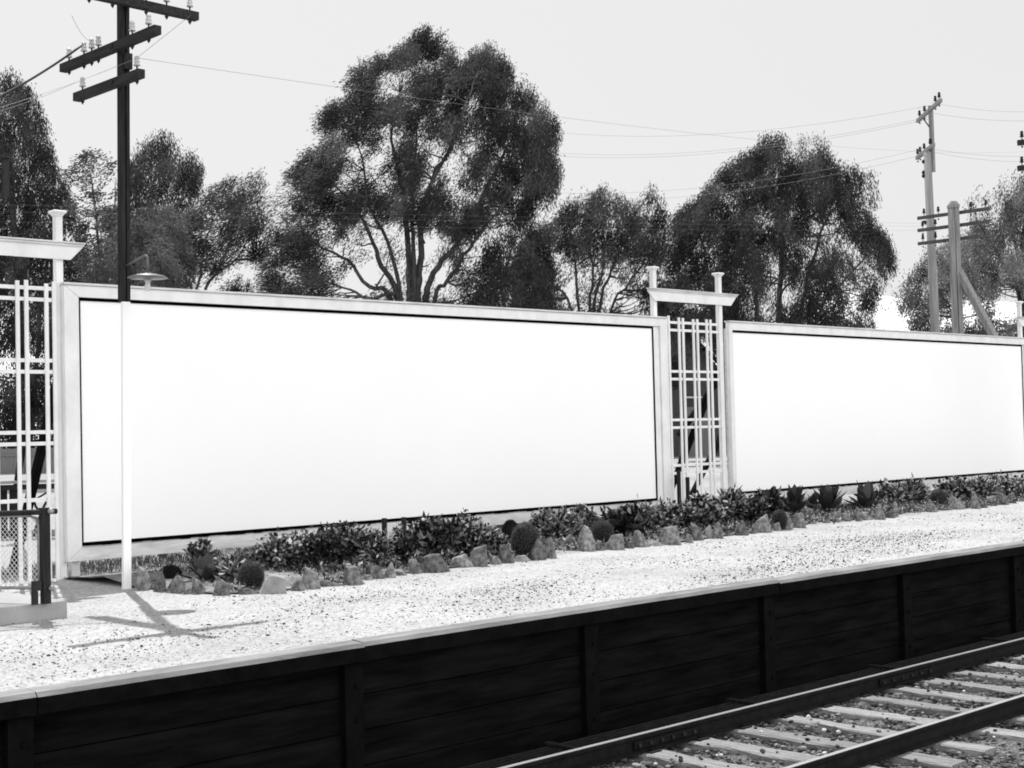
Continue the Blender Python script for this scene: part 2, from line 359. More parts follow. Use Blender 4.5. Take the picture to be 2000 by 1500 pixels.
# point rodding along the foot of the wall
pr = empty('signal_rodding', (12, 8.5, -1.15), 'row of parallel iron signal rods along the foot of the platform wall', 'signal rods')
for k in range(5):
    MB().tube([(-5, 8.32+k*.07, -1.085), (40, 8.32+k*.07, -1.085)], .013, 6).build('rod', mat('iron_rod', .012, .025, 10, .8, spec=.05) if k == 0 else bpy.data.materials['iron_rod'], pr)
for i in range(12):
    x = 3.6+2.5*i; MB().box((x-.05, 8.27, -1.2), (x+.05, 8.66, -1.112)).box((x-.03, 8.27, -1.066), (x+.03, 8.66, -1.05)).build('roller_stool', IRON, pr)
# ------------------------------------------------------------------ billboards
YB = 15.5
def billboard(x0, x1, px0, px1, label, legs):
    r = empty('billboard', ((x0+x1)/2, YB, 0), label, 'billboard', 'white hoardings behind the garden bed')
    zt, zb, pz0, pz1 = 3.4, .2, .411, 3.225
    MB().box((px0, YB-.02, pz0), (px1, YB+.03, pz1)).build('poster_panel', POSTER, r)
    m = MB(); t = .03; rn = random.Random(int(x0*10))
    for (a, b, c, d) in ((px0-t, px1+t, pz1, pz1+t*1.2), (px0-t, px1+t, pz0-t*1.2, pz0)):
        n = int((b-a)/.13)
        for i in range(n):
            e = rn.uniform(0, .014); f = rn.uniform(0, .014)
            m.box((a+(b-a)*i/n, YB-.034, c-(0 if c > 1 else e)), (a+(b-a)*(i+1)/n-.0015, YB+.02, d+(f if c > 1 else 0)))
    for (a, b) in ((px0-t, px0), (px1, px1+t)):
        for i in range(11):
            z0 = pz0+(pz1-pz0)*i/11; m.box((a, YB-.033, z0+.001), (b, YB+.02, z0+(pz1-pz0)/11-.001))
    m.build('black_border', INK, r)
    # flat mitred frame boards
    def board(pts, name='frame_board', y0=YB-.06, y1=YB+.02, mt=WHITE):
        b = bmesh.new(); A = [b.verts.new((x, y0, z)) for x, z in pts]; B = [b.verts.new((x, y1, z)) for x, z in pts]
        n = len(pts); b.faces.new(A); b.faces.new(B[::-1])
        for k in range(n): b.faces.new((A[k], B[k], B[(k+1)%n], A[(k+1)%n]))
        bmesh.ops.bevel(b, geom=b.edges[:], offset=.004, segments=1, affect='EDGES')
        bmesh.ops.recalc_face_normals(b, faces=b.faces)
        me = bpy.data.meshes.new(name); b.to_mesh(me); b.free(); return link(name, me, mt, r)
    ix0, ix1, iz0, iz1 = px0-t-.002, px1+t+.002, pz0-.06, pz1+t*1.2+.002
    sx0, sx1 = max(x0+.09, ix0), min(x1-.14, ix1+.2)
    if x1-ix1 < .2: sx1 = ix1
    sx0 = ix0; g = .002
    board([(x0, zt), (x1, zt), (sx1-g, iz1), (sx0+g, iz1)])
    board([(x0, zb), (sx0+g, iz0), (sx1-g, iz0), (x1, zb)], mt=WHITE_OLD)
    board([(x0, zb+g*2), (x0, zt-g*2), (sx0, iz1-g), (sx0, iz0+g)])
    board([(x1, zb+g*2), (sx1, iz0+g), (sx1, iz1-g), (x1, zt-g*2)])
    if sx1 > ix1+.02: MB().box((ix1, YB-.03, pz0-.03), (sx1-.004, YB+.02, iz1-.003)).build('inner_strip', WHITE, r, .003)
    MB().box((ix0, YB-.012, pz0-.059), (ix1, YB+.02, pz0-.03)).build('sill_strip', WHITE_OLD, r)
    MB().box((x0-.01, YB-.085, zt+.003), (x1+.01, YB+.04, zt+.028)).build('cap_moulding', WHITE_OLD, r, .004)
    for i in range(legs):                                     # posts and raking struts behind the boards
        x = x0+.15+(x1-x0-.3)*i/(legs-1)
        MB().box((x-.05, YB+.04, -.05), (x+.05, YB+.14, zt-.1)).build('post', WHITE_OLD, r)
        MB().beam((x+.02, YB+.15, 2.9), (x+.02, YB+1.75, 0), .09, .09).build('strut', WALLP, r)
    for z in (.55, 1.8, 3.1): MB().box((x0+.1, YB+.032, z-.04), (x1-.1, YB+.039, z+.04)).build('back_rail', WALLP, r)
    return r
billboard(7.66, 18.38, 7.873, 18.068, 'large blank white hoarding in a white frame, left of the middle trellis', 6)
billboard(20.105, 31.2, 20.237, 30.96, 'blank white hoarding right of the middle trellis, cut off by the right edge', 6)
# ------------------------------------------------------------------ trellises
def trellis(xa, xb, label, slats, zb=.0, ov=.4):
    r = empty('trellis', ((xa+xb)/2, YB, 0), label, 'trellis', 'white trellis panels between the hoardings')
    Y = YB-.02
    for x in (xa, xb):
        p = MB().box((x-.042, Y+.05, zb), (x+.042, Y+.13, 4.22)).build('post', WHITE, r, .004)
        c = MB(); b = c.bm; rings = []
        for h, z in ((.046,4.205),(.052,4.22),(.074,4.246),(.08,4.25),(.08,4.264),(.07,4.272)):
            rings.append([b.verts.new((x+sx_*h, Y+.09+sy_*h, z)) for sx_, sy_ in ((-1,-1),(1,-1),(1,1),(-1,1))])
        for r0, q0 in zip(rings, rings[1:]):
            for k in range(4): b.faces.new((r0[k], r0[(k+1)%4], q0[(k+1)%4], q0[k]))
        b.faces.new(rings[-1]); c.build('post_cap', WHITE, p)
    # lintel with splayed ends and a moulded cap
    b = bmesh.new(); pts = [(xa-.1, 3.7), (xb+.22, 3.7), (xb+.39, 3.86), (xb+.39, 3.885), (xa-.25, 3.885), (xa-.25, 3.86)]
    pts = [(xa-.04, 3.7), (xb+ov-.15, 3.7), (xb+ov, 3.85), (xb+ov, 3.885), (xa-.2, 3.885), (xa-.2, 3.85)]
    A = [b.verts.new((x, Y+.012, z)) for x, z in pts]; B = [b.verts.new((x, Y+.046, z)) for x, z in pts]
    n = len(pts); b.faces.new(A); b.faces.new(B[::-1])
    for k in range(n): b.faces.new((A[k], B[k], B[(k+1)%n], A[(k+1)%n]))
    bmesh.ops.recalc_face_normals(b, faces=b.faces)
    me = bpy.data.meshes.new('lintel'); b.to_mesh(me); b.free(); l = link('lintel', me, WHITE, r)
    MB().box((xa-.225, Y-.025, 3.888), (xb+ov+.025, Y+.05, 3.906)).box((xa-.21, Y-.01, 3.86), (xb+ov+.01, Y+.011, 3.884)).build('lintel_moulding', WHITE_OLD, l, .003)
    for i, x in enumerate(slats):
        d = random.Random(i+int(xa*7)).uniform(-.03, .03)
        MB().box((x-.021, Y-.004, zb+.0+(0 if i%3 else 0)), (x+.021, Y+.02, 3.43+d)).build('upright_slat', WHITE, r, .003)
    for z in (3.35, 3.22, 2.52, 2.39, 1.7, 1.57, .93, .80):
        MB().box((min(slats)-.03, Y+.022, z-.021), (max(slats)+.03, Y+.046, z+.021)).build('cross_slat', WHITE, r, .003)
    return r
def X_at(px, py): return onY(px, py).x
sr = [X_at(px, 640) for px in (1299.5, 1305, 1325, 1333, 1353, 1361, 1379, 1386.5, 1404)]
trellis(18.24, 20.0, 'tall white trellis with lintel standing between the two hoardings', sr)
sl = [7.12, 7.225, 7.465, 7.56]; sl = [x-.36*2 for x in sl[:2]]+[x-.36 for x in sl[:2]]+sl+[6.03, 6.12]
trellis(5.93, 7.655, 'white trellis with lintel at the left edge, behind the wire gate', sorted(sl), ov=.27)
trellis(31.12, 32.85, 'white trellis post just showing at the far right edge', [31.3+.19*i for i in range(8)])
# ------------------------------------------------------------------ lamp pole with crossarms
PX, PY = 7.57, 13.95
tp = empty('telegraph_pole', (PX, PY, 0), 'near dark telegraph pole with crossarms, its foot painted white, before the left hoarding', 'telegraph pole')
lean = Vector((-.0, .0, 0))
m = MB(); H0 = 3.07
MB().box((PX-.045, PY-.052, -.02), (PX+.045, PY-.01, H0)).build('painted_foot', POSTER, tp, .012)
m = MB()
m.box((PX-.047, PY-.052, H0), (PX-.008, PY+.052, 6.75)).box((PX+.008, PY-.052, H0), (PX+.047, PY+.052, 6.75)).box((PX-.009, PY-.02, H0+.01), (PX+.009, PY+.02, 6.7))
m.build('upper_pole', POLE_D, tp)
def insulator(P, parent, s=1.0, m=None):
    P = Vector(P)
    i = MB().lathe(P, [(.008*s,.05*s),(.034*s,.05*s),(.038*s,.062*s),(.024*s,.078*s),(.03*s,.092*s),(.034*s,.1*s),(.022*s,.112*s),(.018*s,.12*s),(.027*s,.126*s),(.027*s,.146*s),(.014*s,.156*s)], 12).build('insulator', m or GLASS, parent)
    MB().tube([P, P+Vector((0,0,.06*s))], .009*s, 6).build('pin', IRON, parent)
    MB().lathe(P+Vector((0,0,-.15*s)), [(.002,0),(.02*s,.03*s),(.024*s,.04*s)], 8).build('pin_nut', IRON, parent)
    return P+Vector((0,0,.135*s))
def yat(px, z):                                          # Y along the arm seen at pixel column px
    lo, hi = PY-3, PY+3
    for _ in range(40):
        mid = (lo+hi)/2; d = Vector((PX, mid, z))-EYEP; x = 1000+FPX*d.dot(RT)/d.dot(FW)
        if x > px: lo = mid
        else: hi = mid
    return mid
tips = {}
for z, pa, pb, ins in ((5.82, 137, 322, (149, 178, 193, 206, 272, 304)), (5.43, 164, 291, (176, 282))):
    ya, yb = yat(pa-11, z), yat(pb-11, z)
    arm = MB().box((PX-.048-.085, yb, z-.046), (PX-.05, ya, z+.046)).build('crossarm', ARM_D, tp, .008)
    for px in ins: tips[(z, px)] = insulator((PX-.09, yat(px-11, z), z+.046), arm)
    MB().box((PX-.15, PY-.02, z-.02), (PX-.134, PY+.02, z+.02)).build('bolt_plate', IRON, arm)
arm = MB().box((PX-.95, PY-.15, 6.26), (PX+.85, PY-.054, 6.35)).build('crossarm', ARM_D, tp, .008)
for dx in (-.82, -.45, -.18, .22, .47, .76): tips[(6.2, dx)] = insulator((PX+dx, PY-.103, 6.35), arm)
MB().box((PX-.03, PY-.11, 5.58), (PX+.05, PY-.054, 5.75)).build('junction_box', IRON, tp, .006)
# lamp bracket and saucer shade
ly = PY-.5
lb = MB().tube([(PX, PY-.05, 3.46), (PX, ly+.06, 3.53), (PX, ly+.02, 3.525), (PX, ly, 3.49), (PX, ly, 3.34)], .012, 8).build('lamp_bracket', mat('grey_lamp_tube', .1, .16, 10, .5), tp)
MB().lathe((PX, ly, 3.285), [(.02,-.012),(.205,0),(.208,.004),(.17,.026),(.1,.042),(.03,.052),(.02,.062)], 28).build('lamp_shade', mat('enamel_shade', .13, .2, 6, .35), tp)
MB().lathe((PX, ly, 3.15), [(.02,0),(.033,.02),(.03,.06),(.022,.09),(.045,.122)], 14).build('lamp_globe', mat('lamp_glass', .6, .7, 6, .2), tp)
from mathutils import Quaternion
LQ = Quaternion(Vector((FW.x, FW.y, 0)).normalized(), .0115)     # the pole leans slightly
tp.rotation_euler = LQ.to_euler()
for kk in tips: tips[kk] = Vector((PX, PY, 0))+LQ@(tips[kk]-Vector((PX, PY, 0)))
# ------------------------------------------------------------------ other poles
def pole_far():
    d = 45; b = at(1830, 650, d); base = Vector((b.x, b.y, 0)); t = at(1813, 235, d)
    r = empty('telegraph_pole', base, 'tall distant grey telegraph pole with stepped top and two short slanting crossarms', 'telegraph pole')
    k = d/FPX
    MB().tube([base, at(1811, 298, d)], [10.5*k, 7.5*k], 12).build('lower_pole', GREYPOLE, r)
    MB().beam(at(1822.5, 336, d), at(1817.5, 207, d), 7*k, 7*k).build('upper_pole', GREYPOLE, r)
    dd = Vector((math.sin(YAW+.045), math.cos(YAW+.045), 0))
    for (cx, cy, L0, L1) in ((1817, 214, -1.3, 1.7), (1816, 289, -.5, 1.7)):
        c = at(cx, cy, d); a = c+dd*L0; e = c+dd*L1
        arm = MB().beam(a, e, .1, .11).build('crossarm', GREYPOLE, r)
        n = 4
        for q in (.06, .22, .68, .9) if L0 < -1 else (.2, .55, .8, .95): insulator(a+(e-a)*q+Vector((0,0,.055)), arm, 1.5, IRON)
    MB().beam(at(1803, 231, d), at(1815, 248, d), .03, .03).build('arm_brace', IRON, r)
    for (px, py) in ((1804, 316), (1804, 337), (1804, 344), (1808, 435)):
        MB().lathe(at(px, py, d), [(.02,-.06),(.06,-.02),(.06,.03),(.02,.07)], 8).build('insulator', IRON, r)
pole_far()
def pole_double():
    d = 40; b = at(1872, 655, d); base = Vector((b.x, b.y, 0)); k = d/FPX
    r = empty('telegraph_pole', base, 'stout distant twin post with pointed cap, three long crossarms and a raking brace', 'telegraph pole')
    top = at(1862, 405, d)
    for s in (-1, 1):
        o_ = RT*(s*4.8*k)
        MB().beam(base+o_*1.15, top+o_, 8.6*k, .2, upv=(FW.x,FW.y,0)).build('post', GREYPOLE, r, .01)
    c = MB(); b_ = c.bm; rings = []
    for h, hz in ((9.6*k, -.02), (9.6*k, .06), (5*k, .17)):
        rings.append([b_.verts.new(top+Vector((0,0,hz))+RT*(u*h)+Vector((FW.x,FW.y,0))*(v*h)) for u, v in ((-1,-1),(1,-1),(1,1),(-1,1))])
    for r0, q0 in zip(rings, rings[1:]):
        for j in range(4): b_.faces.new((r0[j], r0[(j+1)%4], q0[(j+1)%4], q0[j]))
    b_.faces.new(rings[-1]); b_.faces.new(rings[0][::-1]); c.build('pointed_cap', GREYPOLE, r)
    for (xl, yl, xr, yr) in ((1799, 424, 1938, 405), (1797, 449, 1941, 429), (1798, 475, 1941, 456)):
        P = at((xl+xr)/2, (yl+yr)/2, d)+Vector((FW.x,FW.y,0))*.2; arm = MB().box((P.x-.04, P.y-1.08, P.z-.045), (P.x+.04, P.y+1.15, P.z+.045)).build('crossarm', mat('grey_crossarm', .06, .11, 6, .8) if yl < 430 else bpy.data.materials['grey_crossarm'], r)
        for q in (-.95, -.5, .5, .95) if yl < 430 else (.6, 1.0): insulator((P.x, P.y+q, P.z+.055), arm, 1.3, IRON)
    e = at(1942, 662, d-1.5); e = at(1873, 530, d)+(at(1940, 655, d-1.2)-at(1873, 530, d))*2.3
    a = at(1873, 530, d); t = a.z/(a.z-at(1940, 655, d-1.2).z); e = a+(at(1940, 655, d-1.2)-a)*t
    MB().beam(a, e, 12*k, 12*k).build('raking_brace', GREYPOLE, r)
pole_double()
def pole_edge():
    d = 30; b = at(2075, 660, d); base = Vector((b.x, b.y, 0))
    r = empty('telegraph_pole', base, 'telegraph pole beyond the right edge of which only the crossarm ends show', 'telegraph pole')
    t = at(2055, 180, d); MB().tube([base, t], [.13, .1], 10).build('pole', GREYPOLE, r)
    for y in (279, 329):
        P = at(2053, y-6, d); E_ = at(1988, y, d); arm = MB().beam(E_, P+(P-E_), .09, .11).build('crossarm', ARM_D, r)
        insulator(at(1996, y-6, d), arm, 1.2, IRON)
pole_edge()
def bracket_post():
    d = 26; r = empty('bracket_post', at(-70, 900, d)*1, 'dark hanging bracket arm with flat top at the upper left edge', 'bracket')
    r.location.z = 0; B = Vector(r.location)
    MB().beam(B, Vector((B.x, B.y, at(-70, 300, d).z)), .14, .14).build('post', POLE_D, r)
    MB().beam(at(-75, 306, d), at(20, 307, d), .2, .05).build('bracket_arm', ARM_D, r)
    MB().beam(at(10, 310, d), at(11, 386, d), .1, .1).build('drop_arm', ARM_D, r)
bracket_post()
# wires
WIRE = mat('wire', .16, .22, 10, .5); CABLE = mat('dark_cable', .03, .04, 10, .6)
def wire(a, b, r, label, sag=.2, m=WIRE, n=24):
    a, b = Vector(a), Vector(b)
    pts = [a.lerp(b, i/n)-Vector((0,0,4*sag*(i/n)*(1-i/n))) for i in range(n+1)]
    tag(MB().tube(pts, r, 5).build('wire', m), label, 'wire', 'overhead wires')
wire(tips[(5.82,178)], at(-250, 278, 14.5), .014, 'thick dark cable running from the near pole to the upper left edge', .15, CABLE)
wire(tips[(5.43,176)], at(-150, 255, 11), .0022, 'thin wire from the lowest crossarm of the near pole to the left', .05)
wire(tips[(5.43,282)], at(-150, 250, 13), .0022, 'thin wire from the lowest crossarm passing behind the near pole leftward', .05)
wire(tips[(5.43,282)], at(2100, 288, 62), .0022, 'faint wire from the near pole crossing the tallest tree and the sky to the right', .55, n=60)
wire(tips[(5.43,282)], at(372, 30, 13.2), .0022, 'short slanting wire joining the lowest and topmost crossarms', .0, n=4)
wire(tips[(5.82,193)], at(140, 30, 12.5), .002, 'thin slack wire rising left from the middle crossarm', .06)
for i, (y0, xl, yl, yr) in enumerate(((200, 1080, 258, 204), (222, 1080, 298, 232), (226, 1080, 304, 240))):
    wire(at(1817, y0+6, 45), at(xl, yl, 61), .0048, ('uppermost','middle','lower')[i]+' faint wire from the tall distant pole top leftward over the trees', .5)
for i, (y0, yl) in enumerate(((288, 376), (300, 392))):
    wire(at(1812, y0, 45), at(1070, yl, 61), .0042, ('upper','lower')[i]+' faint wire leading left from the second crossarm of the tall distant pole', .5)
for i, (y0, yr) in enumerate(((200, 212), (220, 228), (290, 297), (296, 310))):
    wire(at(1817, y0, 45), at(2100, yr, 50), .0038, ('top','second','third','lowest')[i]+' faint wire from the tall distant pole to the right edge', .2)
for i, (ya, yb) in enumerate(((398, 436), (412, 442), (432, 450))):
    wire(at(-60, ya, 33), at(1800, yb, 41), .0018, ('top','middle','bottom')[i]+' pale wire strung low before all the trees', .05, mat('pale_wire', .1, .14) if i == 0 else bpy.data.materials['pale_wire'])
# ------------------------------------------------------------------ trees
def inside(P, poly):
    x, y = P[:,0], P[:,1]; r = np.zeros(len(P), bool); n = len(poly)
    for i in range(n):
        x0, y0 = poly[i]; x1, y1 = poly[(i+1)%n]
        c = ((y0 > y) != (y1 > y)) & (x < (x1-x0)*(y-y0)/((y1-y0) or 1e-9)+x0); r ^= c
    return r
def edge_dist(P, poly):
    d = np.full(len(P), 1e9); n = len(poly)
    for i in range(n):
        a = np.array(poly[i], float); b = np.array(poly[(i+1)%n], float); ab = b-a
        t = np.clip(((P-a)@ab)/(ab@ab+1e-9), 0, 1); d = np.minimum(d, np.linalg.norm(P-(a+t[:,None]*ab), axis=1))
    return d
aFW, aRT, aUP, aE = (np.array(v) for v in (FW, RT, UP, EYEP))
def at_np(x, y, d): return aE+d[:,None]*(aFW+((x-1000)/FPX)[:,None]*aRT-((y-750)/FPX)[:,None]*aUP)
def tree(label, poly, d, thick, stems, holes=(), density=1.0, leaf=(9,2.6), wind=None, tone=(.03,.075), seed=1, floor=.09, csize=13, name='tree', group=None, base=None, twigs=90, blob=0):
    rng = np.random.default_rng(seed); poly = [tuple(p) for p in poly]
    xs = [p[0] for p in poly]; ys = [p[1] for p in poly]
    k = d/FPX
    area = abs(sum(poly[i][0]*poly[(i+1)%len(poly)][1]-poly[(i+1)%len(poly)][0]*poly[i][1] for i in range(len(poly))))/2
    per = 34
    leaf = (leaf[0]*.82, leaf[1]*.6); nleaf = area/(leaf[0]*leaf[1]*.5)*3.7*density; nc = int(nleaf/per)
    P = rng.uniform((min(xs), min(ys)), (max(xs), max(ys)), (nc*6, 2)); P = P[inside(P, poly)]
    # clumpiness: keep centres that fall near coarse random lobes
    nl = max(12, int(area/1250)); Lb = rng.uniform((min(xs), min(ys)), (max(xs), max(ys)), (nl*3, 2)); Lb = Lb[inside(Lb, poly)][:nl]
    dl = np.min(np.linalg.norm(P[:,None,:]-Lb[None], axis=2), axis=1); li = np.argmin(np.linalg.norm(P[:,None,:]-Lb[None], axis=2), axis=1)
    keep = rng.random(len(P)) < np.clip(1.3-(dl/27)**2, floor, 1)
    for (hx, hy, hr, hs, dens) in holes:
        e = ((P[:,0]-hx)/(hr*1.28))**2+((P[:,1]-hy)/(hs*1.28))**2; keep &= ~((e < rng.uniform(.7, 1.2, len(P))) & (rng.random(len(P)) > dens))
    P = P[keep][:nc]; li = li[keep][:nc]
    ed = edge_dist(P, poly); half = thick*np.sqrt(np.clip(ed/max(ed.max(),1), .02, 1))
    lz = rng.uniform(-.8, .8, len(Lb))                      # every lobe has its own depth
    off = half*np.clip(lz[li]+rng.normal(0, .33, len(P)), -1, 1)
    n = len(P)
    cen = at_np(P[:,0], P[:,1], d+off)
    # leaves
    idx = np.repeat(np.arange(n), per)
    g = np.clip(rng.normal(size=(n*per, 3)), -1.7, 1.7); g[:,2] *= 1.15
    wx = (P[:,0]-min(xs))/(max(xs)-min(xs))
    W = wind or ((-.8,-.35),(-.1,-1))
    dr = np.array(W[0])[None]*(1-wx)[:,None]+np.array(W[1])[None]*wx[:,None]
    dr = dr+rng.normal(0, .25, (n, 2))
    st_ = (dr/np.linalg.norm(dr, axis=1)[:,None])[idx]; pos = cen[idx]+g*csize*k*.42+rng.uniform(-1.25, 1.25, (n*per,1))*csize*k*(st_[:,0:1]*aRT+st_[:,1:2]*np.array([0,0,1]))
    D = dr[idx,0:1]*aRT+dr[idx,1:2]*np.array([0,0,1])+rng.normal(0, .33, (n*per, 3))
    L = leaf[0]*k*rng.uniform(.6, 1.35, n*per); Wd = leaf[1]*k*rng.uniform(.7, 1.4, n*per)
    V = leaf_quads(pos, D, L, Wd, rng)
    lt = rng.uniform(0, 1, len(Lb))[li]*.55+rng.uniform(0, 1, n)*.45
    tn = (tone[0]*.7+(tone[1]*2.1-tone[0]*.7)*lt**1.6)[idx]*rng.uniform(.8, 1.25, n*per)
    b = at(*(base or stems[0][0][:2]), d); B = Vector((b.x, b.y, 0))
    r = empty(name, B, label, 'tree' if name == 'tree' else name, group)
    me = quads(V, tn, 'crown'); link('crown', me, LEAF, r)
    m = MB(); nodes = []
    for si, st in enumerate(stems):
        pts = []; rs = []; o2 = 0
        rr = random.Random(seed*31+si)
        for q, (x, y, wpx) in enumerate(st):
            if q: o2 += rr.uniform(-.22, .22)*thick
            pts.append(at(x, y, d+max(-thick*.6, min(thick*.6, o2)))); rs.append(max(wpx*k/2, .012))
        if st[0][1] > 560:                                  # run down to the ground behind the hoarding
            p0 = pts[0]; pts = [Vector((p0.x+(B.x-p0.x)*.6, p0.y+(B.y-p0.y)*.6, 0)), p0]+pts[1:]; rs = [rs[0]*1.35]+rs
        sm = []; sr_ = []
        for i in range(len(pts)-1):
            p_1 = pts[max(i-1,0)]; p0, p1 = pts[i], pts[i+1]; p2 = pts[min(i+2,len(pts)-1)]
            for t in (0, .25, .5, .75):
                c = .5*((2*p0)+(p1-p_1)*t+(2*p_1-5*p0+4*p1-p2)*t*t+(-p_1+3*p0-3*p1+p2)*t**3)
                j = Vector((rr.uniform(-1,1), rr.uniform(-1,1), rr.uniform(-1,1)))*k*2.2
                sm.append(c+j); sr_.append(rs[i]+(rs[i+1]-rs[i])*t)
        sm.append(pts[-1]); sr_.append(rs[-1]*.6)
        m.tube(sm, sr_, 7); nodes += list(zip(sm[4:], sr_[4:]))
    if nodes:
        NP = np.array([tuple(a) for a, _ in nodes])
        pick = rng.choice(n, min(twigs, n), replace=False)
        for i in pick:
            c = cen[i]; dd = np.linalg.norm(NP-c, axis=1)+np.where(NP[:,2] > c[2], 3*k*60, 0); j = int(np.argmin(dd))
            if dd[j] > 150*k: continue
            a = Vector(NP[j]); e = Vector(c); mid = a.lerp(e, .5)+Vector(rng.normal(0, .06*(e-a).length, 3))+Vector((0,0,-.05*(e-a).length))
            q1 = a.lerp(mid, .5)+Vector(rng.normal(0, .03*(e-a).length, 3))
            r0 = min(nodes[j][1]*.6, 2.2*k); m.tube([a, q1, mid, mid.lerp(e, .55), e], [r0, r0*.85, r0*.65, r0*.45, r0*.25], 5, cap=False)
    m.build('trunk', BARK, r)
    return r
G = 'trees behind the hoardings'
tree('tallest wide spreading gum tree with many fanned stems, behind the left hoarding',
  [(530,620),(512,540),(540,480),(520,400),(560,345),(600,300),(612,245),(650,205),(690,190),(668,165),(705,122),(760,112),(788,88),(818,60),(862,70),(888,108),(897,142),(920,105),(960,93),(988,120),(1010,150),(1030,138),(1037,178),(1066,190),(1080,220),(1092,262),(1084,310),(1096,345),(1080,385),(1060,415),(1030,420),(1005,455),(1000,520),(985,620)],
  60, 5.0,
  [[(800,600,15),(796,500,12),(790,400,10),(775,320,7),(765,260,5),(780,180,3)],
   [(815,600,17),(820,520,13),(825,430,11),(835,370,8),(880,290,6),(905,220,4),(930,150,2)],
   [(780,600,12),(745,520,10),(725,460,7),(690,400,5),(640,350,3)],
   [(830,600,13),(855,520,11),(890,480,11),(925,420,9),(960,350,7),(985,300,4),(1010,250,3)],
   [(770,600,11),(720,560,8),(680,510,6),(620,480,4),(570,450,2)],
   [(812,600,11),(808,480,8),(805,380,7),(808,320,5),(815,240,3)],
   [(845,600,9),(875,550,8),(905,500,7),(950,440,6),(1000,380,4),(1050,320,2)],
   [(790,600,8),(720,585,6),(670,560,4),(610,545,2)],
   [(785,600,9),(755,470,7),(720,400,5),(712,330,4),(690,250,2)],
   [(835,390,7),(850,330,6),(870,310,5),(890,250,3)]],
  [(765,262,26,22,.12),(880,315,34,36,.08),(835,290,22,22,.25),(925,275,18,20,.15),(745,345,22,30,.3),(900,375,30,16,.2),(650,500,22,20,.35),(700,520,50,55,.16),(780,520,50,80,.14),(850,520,34,60,.18),(850,470,24,22,.08),(720,460,30,22,.35),(615,410,20,14,.35),(590,440,16,10,.3),(885,560,40,34,.2),(940,500,36,40,.18),(1000,470,26,30,.15),(975,435,20,22,.15),(1010,560,34,40,.2),(1060,400,20,16,.3),(700,560,30,30,.3),(660,570,20,20,.4)],
  1.25, seed=3, group=G, twigs=420, wind=((-.95,-.35),(-.05,-1)))
tree('dark low tree filling the gap right of the tallest gum tree',
  [(880,620),(895,560),(930,520),(955,480),(990,460),(1010,440),(1045,430),(1070,450),(1080,520),(1075,620)],
  55, 2.6, [[(960,600,7),(985,540,5),(1000,480,3)],[(1000,610,6),(1030,540,4),(1045,470,2)],[(985,610,6),(965,540,4),(950,500,2)]],
  [(960,585,22,14,.3),(930,560,14,14,.3),(1000,505,14,12,.3)], .8, seed=8, group=G, twigs=120, tone=(.022,.05), wind=((-.2,-1),(.1,-1)))
tree('medium bushy gum tree with many thin upright stems behind the left hoarding\'s right end',
  [(1005,625),(1000,520),(1035,450),(1085,430),(1102,400),(1132,376),(1182,374),(1215,395),(1245,388),(1262,360),(1285,378),(1300,420),(1316,455),(1310,520),(1300,640)],
  62, 4.0, [[(1130,610,6),(1125,540,5),(1120,480,4),(1110,430,2)],[(1150,612,6),(1158,540,5),(1150,470,3),(1140,420,2)],[(1170,612,6),(1190,540,5),(1215,480,4),(1240,420,2)],[(1160,612,6),(1178,520,4),(1180,440,2)],[(1190,615,5),(1225,560,4),(1262,500,3),(1285,430,2)],[(1115,612,5),(1085,560,4),(1060,500,2)]],
  [(1150,550,60,46,.3),(1110,560,14,40,.2),(1195,560,14,40,.2),(1240,590,20,14,.3)], 1.15, seed=12, floor=.2, group=G, twigs=180, wind=((-.5,-.8),(-.3,-1)))
tree('broad dense dark gum tree behind the right hoarding, highest right of the middle trellis',
  [(1330,660),(1305,560),(1308,480),(1318,418),(1350,398),(1378,368),(1400,342),(1440,312),(1470,300),(1488,276),(1530,272),(1546,300),(1562,268),(1602,275),(1632,312),(1682,345),(1708,338),(1716,380),(1702,430),(1728,460),(1746,500),(1744,545),(1722,560),(1706,600),(1708,660)],
  58, 5.0, [[(1520,640,12),(1525,540,10),(1530,440,7),(1540,360,4)],[(1480,640,9),(1475,540,7),(1470,440,5),(1450,370,3)],[(1400,640,6),(1385,540,5),(1370,470,4),(1345,430,2)],[(1560,640,9),(1580,540,7),(1610,440,5),(1650,380,3)],[(1440,640,6),(1420,560,5),(1440,480,4),(1435,420,2)],[(1590,640,7),(1640,560,5),(1690,500,3)]],
  [(1600,435,20,12,.15),(1625,425,14,18,.2),(1612,448,22,14,.15),(1655,480,13,20,.12),(1665,500,12,14,.15),(1380,470,24,12,.4),(1395,495,14,10,.4),(1490,605,12,14,.25),(1540,600,8,16,.2),(1690,520,22,22,.25),(1620,590,18,16,.4),(1660,600,12,30,.4),(1370,600,22,20,.25),(1545,415,20,10,.5)],
  1.5, seed=17, floor=.2, group=G, twigs=220, wind=((-.6,-.9),(.25,-1)), tone=(.026,.065))
